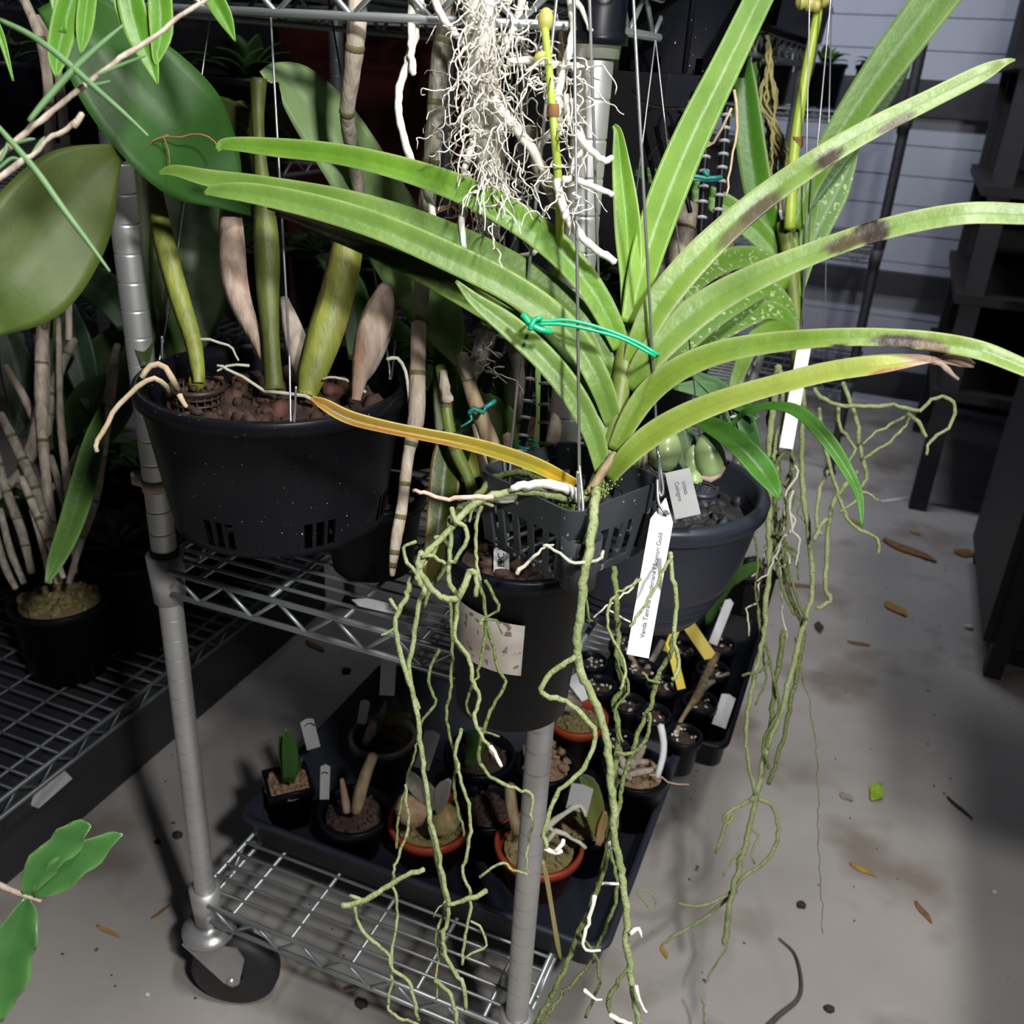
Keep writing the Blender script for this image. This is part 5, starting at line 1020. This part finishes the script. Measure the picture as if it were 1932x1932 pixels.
# small cell tray
t = thing('cell_tray', 'black tray with round cells of tiny pots behind the long tray', 'tray', (-.18, 1.33, TZ))
mb = MB(); trayring(mb, -.30, -.085, 1.185, 1.57, [(0, .001), (0, 0), (.002, .040), (.008, .041), (.009, .046), (0, .046), (-.002, .003), (-.08, .0015)], TZ); obj('tray_body', mb, 'potclean', t)
k = 0
for px, py in ((1290, 1385), (1322, 1322), (1345, 1262), (1232, 1345), (1185, 1325), (1212, 1260), (1250, 1290), (1165, 1395), (1130, 1290), (1115, 1245), (1180, 1215), (1360, 1215), (1290, 1220)):
    p = onz(px, py, .262); k += 1
    lab = ['tiny black pot nearest the tray corner, holding a leaning twig', 'tiny black pot in front of the twig-filled cell, second from the corner', 'tiny black pot of perlite at the right edge, third from the corner', 'tiny black pot left of the corner cell, mostly behind roots', 'tiny black pot touching the back red pot', 'tiny black pot under the white printed tag tip', 'tiny black pot between the yellow tags', 'tiny black pot behind the fingerlike stems', 'tiny black pot behind the thick hanging root', 'tiny black pot deep under the basket', 'tiny black pot behind the white printed tag', 'tiny black pot farthest right beneath the bowl', 'tiny black pot at the foot of the yellow tag'][k-1]
    pt = pot('seedling_pot', lab, 'pot', (p[0], p[1], .20), .0285, .021, .062, 'potclean', soil='soil', soilm=(.9, .9), n=26, cs=(.003, .005), lip=.0025, k=32, group='tiny pots in the cell tray')
    mb = MB(); chips(mb, (p[0], p[1], .257), .02, 9, .002, .004, .003); obj('perlite_bits', mb, 'perlite', pt, kind='stuff')
t = thing('twig_orchid', 'bare mottled twig orchid leaning across the corner cells', 'plant', onz(1300, 1400, .26))
cane(t, [(1352, 1235, 14, 1.60), (1335, 1270, 18, 1.56), (1318, 1310, 18, 1.50), (1300, 1335, 10, 1.46), (1282, 1365, 8, 1.43), (1276, 1392, 12, 1.42)], 1.5, 'canetan', name='twig'); cane(t, [(1375, 1270, 6, 1.55), (1345, 1285, 10, 1.54), (1325, 1300, 12, 1.52)], 1.5, 'huskgrey', name='twig')
t = thing('twig_orchid', 'bare twiggy orchid behind the white printed tag tip', 'plant', onz(1210, 1290, .26))
cane(t, [(1250, 1210, 12, 1.6), (1228, 1250, 12, 1.58), (1205, 1290, 10, 1.56)], 1.6, 'huskgrey', name='twig'); cane(t, [(1185, 1230, 10, 1.58), (1200, 1260, 12, 1.57), (1208, 1300, 10, 1.55)], 1.6, 'canetan', name='twig')
tlabel('bright yellow tag slanting from the tiny pots below the bowl', (1342, 1242), (1300, 1180), 1.52, 'yellow', .020); tlabel('yellow tag upright beside the dark hanging root', (1262, 1205), (1286, 1300), 1.46, 'yellow', .013); tlabel('yellow tag mostly behind the bowl base', (1278, 1180), (1258, 1230), 1.5, 'yellow', .013)
tlabel('white tag fallen outside the corner of the cell tray', (1376, 1310), (1356, 1370), 1.46, 'white', .022); tlabel('long pale label in the square pot by the wall side', (1378, 1130), (1345, 1215), 1.62, 'white', .015); tlabel('small pale label in front of the back red pot', (1110, 1318), (1078, 1276), 1.38, 'white', .02)
SP = pot('plant_pot', 'black square pot standing behind the cell tray on the bottom shelf', 'pot', (-.13, 1.68, .19), .055, .045, .10, 'potclean', k=4, n=20)
G2 = thing('leafy_seedling', 'green-leaved seedling in the square black pot under the bowl rim', 'plant', (-.13, 1.68, .29))
leaf(G2, [(1405, 1040, 6, 1.62), (1380, 1080, 30, 1.64), (1350, 1130, 30, 1.68), (1335, 1180, 10, 1.7)], 1.65, 'leafdark', k=.2, c0=(.1, .2, .05), c1=(.06, .14, .03)); leaf(G2, [(1440, 1060, 6, 1.62), (1410, 1075, 22, 1.64), (1375, 1100, 20, 1.66)], 1.65, 'leafdark', k=.2, c0=(.12, .24, .06), c1=(.06, .14, .03)); leaf(G2, [(1320, 1200, 4, 1.6), (1330, 1225, 16, 1.6), (1340, 1250, 6, 1.6)], 1.6, 'leafdark', k=0, c0=(.2, .34, .06), c1=(.1, .2, .03))

# ================================================================== MIDDLE SHELF ITEMS
z = .666
P1 = pot('plant_pot', 'small black pot on the middle shelf under the wide hanging pot', 'pot', (-.44, .765, z), .055, .042, .084, 'potclean', n=24)
P2 = pot('plant_pot', 'shallow wide black pot behind the papery jointed cane', 'pot', (-.42, 1.02, z), .085, .07, .085, 'potclean', soil='chip2', n=50, cs=(.01, .018))
P3 = pot('plant_pot', 'dark pot at the far side of the middle shelf', 'pot', (-.45, 1.45, z), .09, .075, .16, 'potclean', n=20)
P4 = pot('plant_pot', 'dark pot on the middle shelf behind the wide hanging pot', 'pot', (-.56, 1.22, z), .075, .06, .14, 'potclean', n=20)
t = thing('plant_tag', 'white printed tag lying across the front edge of the middle shelf', 'label', at(665, 1133, 1.0))
mb = MB(); a = onz(664, 1133, .672); b = onz(845, 1172, .672); sdir = np.array([.0, 1, 0]); vs = []
for q_, ww in ((0, .0004), (.12, .0075), (1, .0078)):
    p = a+(b-a)*q_
    for zz in (.0012, .0002): vs += [p+np.array([0, -ww, zz]), p+np.array([0, ww, zz])]
mb.add(vs, [(0, 1, 5, 4), (4, 5, 9, 8), (2, 6, 7, 3), (6, 10, 11, 7), (0, 4, 6, 2), (4, 8, 10, 6), (1, 3, 7, 5), (5, 7, 11, 9), (8, 9, 11, 10)]); o = obj('tag_strip', mb, 'white', t, smooth=False)
for j, yy in enumerate((.002, -.002)):
    mb = MB(); 
    for i in range(11):
        x0 = .38+i*.055; p = a+(b-a)*x0; q_ = a+(b-a)*(x0+random.uniform(.03, .05)); rod(mb, p+np.array([0, yy-.001, .0014]), q_+np.array([0, yy-.001, .0014]), .0004, 4)
    sub('print_line', mb, 'ink', o)
mb = MB(); mc = at(780, 1178, .99); box(mb, mc-np.array([.008, .001, .007]), mc+np.array([.008, .001, .007])); single('shelf_clip', mb, 'greytag', 'small grey clip on the front wire of the middle shelf', 'clip')

# ================================================================== LEFT FOREGROUND
T1 = thing('needle_twig', 'thin pale twig with needle leaves crossing the top left corner', 'plant', at(150, 165, .48))
mb = MB(); tube(mb, [(420, -30), (390, 0), (340, 30), (290, 70), (232, 108), (168, 154), (105, 205), (60, 240), (20, 275), (-20, 310)], 4, 6, .48, jit=.8, rn=.15); tube(mb, [(155, 217), (140, 232), (115, 250), (90, 262), (70, 288), (40, 305), (0, 335), (-20, 350)], 3.5, 6, .47, jit=.8, rn=.2); tube(mb, [(155, 214), (148, 226), (138, 238)], 5, 6, .47, rn=.2)
obj('stem', mb, 'canewhite', T1)
for pts in ([(0, 38), (50, 62), (95, 92), (140, 130), (182, 168), (230, 210), (279, 256)], [(55, 228), (90, 185), (140, 130), (185, 88), (232, 48)], [(-10, 232), (25, 272), (70, 325), (120, 395), (165, 455), (207, 512)], [(185, 142), (230, 122), (278, 104)], [(165, 162), (190, 158), (208, 153)], [(60, 292), (75, 270), (84, 258)], [(30, 270), (52, 264), (66, 262)], [(0, 305), (10, 285), (14, 268)], [(-5, 320), (20, 300), (38, 300)]):
    mb = MB(); W = 6.5 if len(pts) > 4 else 3.5; P = cr(np.array(pts, float), 30); R = W*np.sin(np.linspace(.55, math.pi-.15, 30))**.6; Wd = np.array([at(p[0], p[1], .47) for p in P]); tubew(mb, Wd, R*.47/F, 8)
    obj('needle_leaf', mb, mat('needle_green', (.14, .26, .11), (.10, .20, .08), 60, .5) if 'needle_green' not in bpy.data.materials else bpy.data.materials['needle_green'], T1)
T2 = thing('overhanging_orchid', 'bright narrow leaves drooping from above the top left corner', 'plant', at(200, -60, .58))
for pts in ([(150, -60, 40), (135, 0, 50), (118, 60, 46), (108, 110, 34), (106, 146, 6)], [(172, -60, 26), (165, 0, 32), (158, 60, 28), (152, 103, 4)], [(238, -60, 36), (246, 0, 48), (262, 60, 50), (282, 110, 34), (298, 161, 4)], [(300, -60, 40), (302, 0, 44), (304, 60, 42), (296, 105, 20), (294, 124, 4)], [(372, -60, 40), (400, -10, 38), (425, 35, 30), (444, 78, 3)], [(222, -60, 20), (226, 0, 24), (236, 50, 16)], [(-20, 20, 14), (2, 70, 14), (25, 153, 4)], [(100, -60, 26), (110, 0, 30), (118, 60, 16)]):
    leaf(T2, pts, .58, 'leaf', k=-.1, fold=.2, c0=(.10, .26, .02), c1=(.13, .32, .03), ce=(.25, .42, .1))
T3 = thing('ginger_sprig', 'green wavy-edged leaf sprig reaching in at the bottom left corner', 'plant', at(45, 1690, .62))
WG = (.055, .17, .045)
for pts in ([(48, 1690, 10), (62, 1660, 44), (92, 1620, 56), (128, 1588, 56), (152, 1566, 44), (172, 1558, 5)], [(62, 1690, 10), (92, 1668, 50), (132, 1640, 58), (175, 1608, 50), (208, 1584, 30), (232, 1574, 3)], [(50, 1694, 10), (44, 1730, 56), (28, 1780, 78), (12, 1840, 80), (2, 1890, 54), (2, 1928, 6)]):
    leaf(T3, pts, .62, 'glossleaf', k=.2, fold=.22, wave=.12, c0=WG, c1=(.08, .22, .06), ce=(.15, .28, .1))
mb = MB(); tube(mb, [(-25, 1660), (10, 1675), (45, 1690), (78, 1700)], 6, 4, .62, rn=.2, k=8); obj('stem', mb, 'husk', T3)

# pot of canes on the left rack
p = onz(110, 1115, .34); LPc = np.array([p[0], p[1], .196])
LQ = pot('plant_pot', 'grey-black pot with mossy top on the low left rack', 'pot', LPc, .078, .062, .135, 'potclean', soil='mossmix', soilm=(.97, .9), n=90)
LO = thing('caned_orchid', 'dense clump of thin jointed canes in the pot on the low left rack', 'plant', LPc+np.array([0, 0, .13]))
dd = 1.42
for pts in ([(100, 480, 18), (88, 560, 26), (80, 640, 26), (78, 760, 24), (85, 880, 20), (100, 1010, 18), (110, 1100, 16)], [(78, 560, 16), (82, 660, 22), (80, 760, 28), (62, 840, 26), (40, 890, 24), (10, 920, 20), (-20, 950, 18)], [(140, 640, 16), (112, 700, 20), (96, 760, 20), (88, 820, 18)], [(10, 690, 12), (40, 740, 16), (70, 800, 18)], [(0, 780, 16), (30, 840, 20), (58, 900, 20), (80, 960, 18), (105, 1040, 14)], [(-10, 840, 14), (10, 920, 18), (40, 1000, 18), (60, 1080, 14)], [(40, 900, 14), (70, 970, 16), (100, 1040, 14), (120, 1090, 10)], [(95, 860, 12), (120, 940, 16), (140, 1010, 14), (140, 1080, 12)], [(110, 600, 10), (112, 700, 12), (115, 800, 14), (128, 920, 16), (135, 980, 16)], [(215, 690, 18), (205, 760, 22), (195, 830, 22), (182, 920, 22), (170, 970, 20), (150, 1030, 14), (130, 1100, 12)], [(222, 650, 12), (212, 690, 18), (205, 740, 12)], [(0, 960, 12), (20, 1040, 14), (45, 1100, 12)], [(-10, 1000, 12), (10, 1070, 14), (30, 1110, 12)], [(60, 960, 12), (80, 1030, 12), (95, 1100, 10)], [(150, 840, 8), (120, 900, 12), (60, 950, 14)]):
    cane(LO, [(x, y, wd_*.95) for x, y, wd_ in pts], dd+random.uniform(-.05, .08), random.choice(['cane', 'canewhite', 'cane', 'huskgrey']), tuple(f for f in (.2, .4, .6, .8)) if pts[0][2] > 13 else (), rn=.06)
leaf(LO, [(195, 760, 6, 1.15), (178, 830, 36, 1.13), (155, 920, 46, 1.11), (130, 1000, 42, 1.09), (105, 1060, 30, 1.07), (88, 1100, 8, 1.06)], 1.1, 'leaf', k=.1, c0=(.03, .08, .01), c1=(.14, .30, .05), ce=(.2, .36, .1), label='bright green hanging leaf')
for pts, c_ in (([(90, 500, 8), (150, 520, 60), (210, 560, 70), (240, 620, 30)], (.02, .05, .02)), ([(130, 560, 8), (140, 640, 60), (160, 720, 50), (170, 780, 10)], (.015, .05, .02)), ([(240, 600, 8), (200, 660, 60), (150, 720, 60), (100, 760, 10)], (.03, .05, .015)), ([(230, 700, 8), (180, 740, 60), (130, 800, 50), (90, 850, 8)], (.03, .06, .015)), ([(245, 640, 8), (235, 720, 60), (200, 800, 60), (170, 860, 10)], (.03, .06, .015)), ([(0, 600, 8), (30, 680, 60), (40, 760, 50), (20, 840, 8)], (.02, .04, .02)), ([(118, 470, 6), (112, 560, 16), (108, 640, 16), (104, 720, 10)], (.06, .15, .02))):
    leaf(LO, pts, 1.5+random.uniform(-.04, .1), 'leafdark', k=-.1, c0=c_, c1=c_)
UC = thing('caned_orchid', 'pair of tall tan canes standing at the upper left edge', 'plant', at(95, 320, .95))
cane(UC, [(30, -30, 16, .9), (55, 20, 18, .9), (75, 70, 20, .9), (88, 130, 20, .92), (94, 220, 20, .93), (92, 300, 18, .93), (86, 345, 14, .93), (84, 620, 12, .96)], .9, 'canewhite', (.3, .55)); cane(UC, [(70, 30, 10, .92), (92, 80, 20, .92), (110, 140, 16, .92), (117, 200, 18, .92), (124, 280, 18, .93), (128, 330, 14, .93), (130, 640, 12, .96)], .92, 'canewhite', (.3, .6))

# ================================================================== BACKGROUND FILL (pots and boxes on the racks)
def leafclump(parent, c, n, L, wd, col, seed, up=.7):
    rnd = random.Random(seed); mb = MB()
    for i in range(n):
        a = rnd.uniform(0, 6.283); ln = L*rnd.uniform(.6, 1.1); k = 12; vs = []; m_ = 5
        h = np.array([math.cos(a), math.sin(a), 0]); s_ = np.array([-h[1], h[0], 0]); dr = rnd.uniform(.2, 1.0)
        for j in range(k):
            u = j/(k-1); p = np.asarray(c)+h*ln*u*dr+np.array([0, 0, ln*(up*u-.6*dr*u*u)]); ww = wd*math.sin(math.pi*(.08+.9*u))
            for q in np.linspace(-1, 1, m_): vs.append(p+s_*ww*.5*q+np.array([0, 0, .12*ww*abs(q)]))
        cc = [tuple(np.array(col)*rnd.uniform(.7, 1.2))]*len(vs)
        mb.add(vs, [(j*m_+q, j*m_+q+1, (j+1)*m_+q+1, (j+1)*m_+q) for j in range(k-1) for q in range(m_-1)], cc)
    o = obj('foliage', mb, 'leafdark', parent); md = o.modifiers.new('thick', 'SOLIDIFY'); md.thickness = .0012; return o
sd = 100
ORD = ['leftmost', 'second from the left', 'third from the left', 'fourth from the left', 'fifth from the left', 'sixth from the left', 'rightmost']
CNT = {}
def bgplant(x, y, z, r, h, lab, grp, plab, pgrp, L=.16, wd=.03, col=(.03, .07, .02), n=14, m='potclean'):
    global sd
    sd += 1; i_ = CNT.get(grp, 0); CNT[grp] = i_+1; lab = lab+', '+ORD[i_]; plab = plab+', '+ORD[i_]
    q = pot('plant_pot', lab, 'pot', (x, y, z), r, r*.8, h, m, n=12, k=32, group=grp, cs=(.008, .014))
    t = thing('leafy_plant', plab, 'plant', (x, y, z+h*.9), pgrp); leafclump(t, (x, y, z+h*.88), n, L, wd, col, sd)
for i in range(7):
    bgplant(-2.22+i*.19, 2.2+.06*(i % 2), 1.240, .075, .15, 'dark pot on the far wire rack\'s top shelf', 'dark pots on the far rack top shelf', 'dark leafy plant on the far wire rack\'s top shelf', 'leafy plants on the far rack top shelf', L=.15, wd=.045, n=22)
for i in range(7):
    bgplant(-2.22+i*.19, 2.2+.06*((i+1) % 2), .455, .08, .2, 'dark pot on the far wire rack\'s low shelf', 'dark pots on the far rack low shelf', 'dark leafy plant on the far wire rack\'s low shelf', 'leafy plants on the far rack low shelf', L=.17, wd=.05, n=24)
for i in range(6):
    bgplant(-1.50+.2*(i % 3), 1.1+.28*(i//3), .196, .085, .17, 'dark pot at the low left rack\'s back', 'dark pots at the low left rack\'s back', 'dark leafy plant at the low left rack\'s back', 'leafy plants at the low left rack\'s back', L=.16, wd=.05, n=26)
for i in range(4):
    bgplant(-1.50+.17*i, 1.35, .986, .07, .12, 'dark pot on the left rack\'s upper shelf', 'dark pots on the left rack upper shelf', 'dark leafy plant on the left rack\'s upper shelf', 'leafy plants on the left rack upper shelf', L=.13, wd=.04, n=20)
for i in range(6):
    bgplant(-.90+.15*i, 3.2, 1.075, .065, .12, 'dark pot on the slim rack\'s highest shelf', 'dark pots on the slim rack highest shelf', 'green seedling plant on the slim rack\'s highest shelf', 'seedlings on the slim rack highest shelf', L=.12, wd=.03, col=(.08, .16, .05), n=10)
for i, (x, y) in enumerate(((-.52, 1.72), (-.32, 1.66), (-.5, 1.52), (-.55, 1.05))):
    bgplant(x, y, .666, .07, .13, 'dark pot near the middle shelf\'s back', 'dark pots at the back of the middle shelf', 'dark leafy plant near the middle shelf\'s back', 'leafy plants at the back of the middle shelf', L=.13, wd=.045, n=22)
def bx_(name, lab, cat, lo, hi, m='dark', grp=None):
    t = thing(name, lab, cat, ((lo[0]+hi[0])/2, (lo[1]+hi[1])/2, lo[2]), grp); mb = MB(); box(mb, lo, hi); o = obj('box_body', mb, m, t, smooth=False); md = o.modifiers.new('bev', 'BEVEL'); md.width = .008; md.segments = 2
    mb = MB(); box(mb, (lo[0]-.006, lo[1]-.006, hi[2]), (hi[0]+.006, hi[1]+.006, hi[2]+.02)); o = obj('lid', mb, m, t, smooth=False); md = o.modifiers.new('bev', 'BEVEL'); md.width = .005; md.segments = 2; return t
bx_('storage_box', 'black lidded box on the middle shelf of the slim rack', 'box', (-.93, 3.05, .706), (-.42, 3.38, .95))
bx_('storage_box', 'black lidded box on the lowest shelf of the slim rack', 'box', (-.93, 3.05, .306), (-.50, 3.38, .55))
bx_('storage_box', 'dark red lidded box behind the far wire rack', 'box', (-1.9, 2.75, .0), (-1.2, 3.2, 1.35), 'redcloth')
bx_('storage_box', 'tall black cabinet standing behind the main rack', 'box', (-1.15, 2.62, 0), (-.62, 2.95, 1.62))
bx_('storage_box', 'tall black cabinet at the far left corner', 'box', (-3.6, 2.9, 0), (-2.0, 3.5, 1.7))
bx_('storage_box', 'long black bin on the floor under the low left rack', 'bin', (-1.58, .60, .0), (-1.03, 1.58, .135))
t = tlabel('grey label stuck on the black bin under the low left rack', (60, 1520), (128, 1460), 1.42, 'greytag', .02)
t = thing('shade_bench', 'dark bench added out of view beyond the right edge to shade the aisle', 'bench', (.60, .93, 0))  # bench added outside the view, carries the bin that blocks the lamp
for x in (.55, .86):
    for y in (.75, 1.08):
        mb = MB(); box(mb, (x, y, 0), (x+.03, y+.03, .73)); obj('leg', mb, 'dark', t, smooth=False)
mb = MB(); box(mb, (.28, .72, .73), (.92, 1.13, .75)); obj('shade_bench_top', mb, 'dark', t, smooth=False)
bx_('storage_box', 'black bin added on the unseen bench to shade the far aisle', 'bin', (.285, .73, .752), (.90, 1.12, .985))  # added light blocker, keeps the lamp off the far aisle floor

# ================================================================== FLOOR DEBRIS
def flat_leaf(name, lab, px, py, L, wd, ang, m, cup=.15, grp=None):
    p = onz(px, py, .001); mb = MB(); k = 9; m_ = 5; vs = []
    ca, sa = math.cos(ang), math.sin(ang)
    for j in range(k):
        u = j/(k-1)-.5; ww = wd*math.sin(math.pi*(.1+.85*(u+.5)))
        for q in np.linspace(-1, 1, m_):
            x = u*L; y = ww*.5*q+.1*wd*math.sin(7*u); z = .002+cup*wd*(q*q)*.5+cup*L*u*u*.4+random.uniform(0, .0006); vs.append((p[0]+x*ca-y*sa, p[1]+x*sa+y*ca, z))
    mb.add(vs, [(j*m_+q, j*m_+q+1, (j+1)*m_+q+1, (j+1)*m_+q) for j in range(k-1) for q in range(m_-1)])
    o = single(name, mb, m, lab, 'leaf', grp); md = o.modifiers.new('thick', 'SOLIDIFY'); md.thickness = .0009; md.offset = 1; return o
MT['freshcut'] = mat('fresh_green_cut', (.36, .52, .05), (.25, .42, .04), 60, .4)
flat_leaf('cut_leaf', 'bright lime green leaf cutting lying alone on the concrete', 1653, 1498, .052, .024, 1.35, 'freshcut', .5)
flat_leaf('fallen_leaf', 'pale pinkish dry leaf scrap next to the lime green cutting', 1597, 1505, .026, .016, -.5, 'huskgrey')
flat_leaf('fallen_leaf', 'small curled yellow-brown leaf below the lime green cutting', 1628, 1642, .044, .010, -.25, 'deadyel')
flat_leaf('fallen_leaf', 'dark pointed dead leaf lying lower right of the curled one', 1742, 1722, .042, .010, -.95, 'deadleaf')
flat_leaf('fallen_leaf', 'small yellow leaf lying near the root tips at the rack side', 1253, 1797, .024, .008, -1.0, 'deadyel')
flat_leaf('fallen_leaf', 'orange-brown leaf beside the corner of the cell tray', 1342, 1437, .036, .010, .9, 'deadyel')
flat_leaf('fallen_leaf', 'orange dead leaf with pale stalk far along the aisle', 1690, 1150, .070, .034, -.8, 'deadyel')
flat_leaf('fallen_leaf', 'large brown curled leaf among the far litter', 1715, 1040, .16, .04, -.5, 'deadleaf')
flat_leaf('fallen_leaf', 'yellow leaf scrap above the large brown leaf', 1727, 1005, .035, .018, -.7, 'deadyel')
flat_leaf('fallen_leaf', 'round brown leaf at the shaded side of the far litter', 1822, 1045, .06, .045, .2, 'deadleaf')
flat_leaf('fallen_leaf', 'orange leaf tip poking past the long hanging roots', 1612, 985, .05, .020, -.7, 'deadyel')
flat_leaf('fallen_leaf', 'thin dark leaf under the right orchid roots', 1545, 1185, .020, .045, .3, 'debris')
flat_leaf('fallen_leaf', 'long brown dead leaf under the right orchid roots', 1505, 1105, .09, .016, .2, 'deadleaf')
flat_leaf('fallen_leaf', 'reddish leaf at the darkest side of the aisle', 1620, 1215, .05, .012, .1, 'deadleaf')
flat_leaf('fallen_leaf', 'dark twisted scrap far right of the lime green cutting', 1810, 1525, .06, .008, -.8, 'debris')
flat_leaf('fallen_leaf', 'orange stalk on the concrete left of the front caster', 205, 1758, .045, .006, -.05, 'deadyel')
flat_leaf('fallen_leaf', 'faint brown stalk upright beside the left rack post foot', 305, 1720, .035, .005, 1.3, 'deadleaf')
flat_leaf('fallen_leaf', 'brown leaf tucked under the middle shelf on the floor', 595, 1220, .06, .014, -.3, 'deadleaf')
p = onz(1690, 941, .002); mb = MB(); a, b = onz(1662, 946, .002), onz(1722, 938, .002); rbox(mb, (a+b)/2, (np.linalg.norm(b-a)/2, .007, .0006), np.array([[(b-a)[0], -(b-a)[1], 0], [(b-a)[1], (b-a)[0], 0], [0, 0, np.linalg.norm(b-a)]])/np.linalg.norm(b-a)); single('dropped_tag', mb, 'white', 'white plant tag dropped flat on the aisle floor', 'label')
for lab, px, py, r in (('white pellet lying on the floor left of the front caster', 278, 1876, .004), ('white crumb on the concrete at the far right', 1876, 1682, .004), ('pale round pebble in the shaded aisle', 1828, 1183, .010), ('black lump on the concrete below the root tips', 1512, 1707, .008), ('brown lump near the bottom edge of the aisle', 1565, 1903, .007), ('dark lump at the foot of the left rack post', 335, 1575, .009), ('dark lump beside the bottom left leaf sprig tip', 297, 1588, .006), ('black lump on the floor under the bottom shelf front', 682, 1893, .009), ('black pebble on the floor behind the seedling pot', 655, 1265, .010)):
    q = onz(px, py, r*.5); mb = MB(); blob(mb, q, r, (1, .8, .55), 10, .2); single('floor_pebble' if 'pebble' in lab else 'floor_crumb', mb, 'perlite' if ('white' in lab or 'pale' in lab) else 'debris', lab, 'debris')
mb = MB()
for i in range(420):
    x = random.uniform(-1.2, 1.2); y = random.uniform(.3, 3.4); r = random.uniform(.0008, .0026); blob(mb, (x, y, r*.5), r, (1, random.uniform(.5, 1), .5), 5, .3)
single('floor_litter', mb, 'debris', 'scattered dark crumbs of bark and soil over the concrete floor', 'litter', kind='stuff')
mb = MB(); W = [onz(*p, .006) for p in ((1470, 1770), (1500, 1800), (1512, 1850), (1505, 1885), (1470, 1915), (1440, 1945))]; W = cr(W, 30); tubew(mb, W, np.linspace(.0012, .004, 30), 8); single('fallen_stalk', mb, 'hose', 'curved dark stalk lying at the bottom of the aisle floor', 'stalk')

# trays added on the top shelf to shade the floor on the left
for x0, x1, y0, y1, lab in ((-.655, -.185, .675, 1.22, 'black tray added for shade on the top shelf, at its front end'), (-.655, -.185, 1.27, 1.86, 'black tray added for shade on the top shelf, at its back end')):
    t = thing('plant_tray', lab, 'tray', ((x0+x1)/2, (y0+y1)/2, 1.205)); mb = MB(); trayring(mb, x0, x1, y0, y1, [(0, .001), (0, 0), (.004, .045), (.010, .047), (.008, .055), (.003, .053), (-.002, .003), (-.12, .0015)], 1.2045); obj('tray_body', mb, 'potclean', t)
rs2 = random.Random(11); L2 = []
for i in range(16):
    x = rs2.uniform(1440, 1505); y = rs2.uniform(830, 1060); P_ = [(x, y)]; dx = rs2.uniform(-6, 8)
    for k_ in range(rs2.randint(5, 10)):
        x += dx+rs2.gauss(0, 9); y += rs2.uniform(6, 26); P_.append((x, y))
    L2.append((P_, rs2.uniform(1.8, 3.4), 1.6, rs2.uniform(1.10, 1.18)))
roots(V2, L2[:8], 'rootdark', jit=1.0); roots(V2, L2[8:], 'rootgrey', jit=1.0)
roots(V2, [([(1458, 720), (1452, 800), (1470, 880), (1462, 960), (1470, 1040), (1490, 1120), (1515, 1190), (1505, 1260), (1490, 1340), (1470, 1420), (1450, 1480)], 5, 4, 1.16), ([(1480, 1190), (1462, 1290), (1452, 1380), (1438, 1460), (1428, 1500)], 5, 4, 1.15)], 'rootdark')

t = thing('shade_board', 'unseen black board added overhead to shade the far right aisle', 'shelf', (.65, 1.55, 1.5))  # board added above the view so the far aisle falls into shade
mb = MB(); box(mb, (.16, .82, 1.50), (1.05, 2.25, 1.53)); obj('board', mb, 'dark', t, smooth=False)
for x, y in ((.21, .87), (1.0, .87), (.21, 2.2), (1.0, 2.2)):
    mb = MB(); rod(mb, (x, y, 1.53), (x, y, 2.6), .005, 8); obj('hanger_rod', mb, 'wiredark', t)
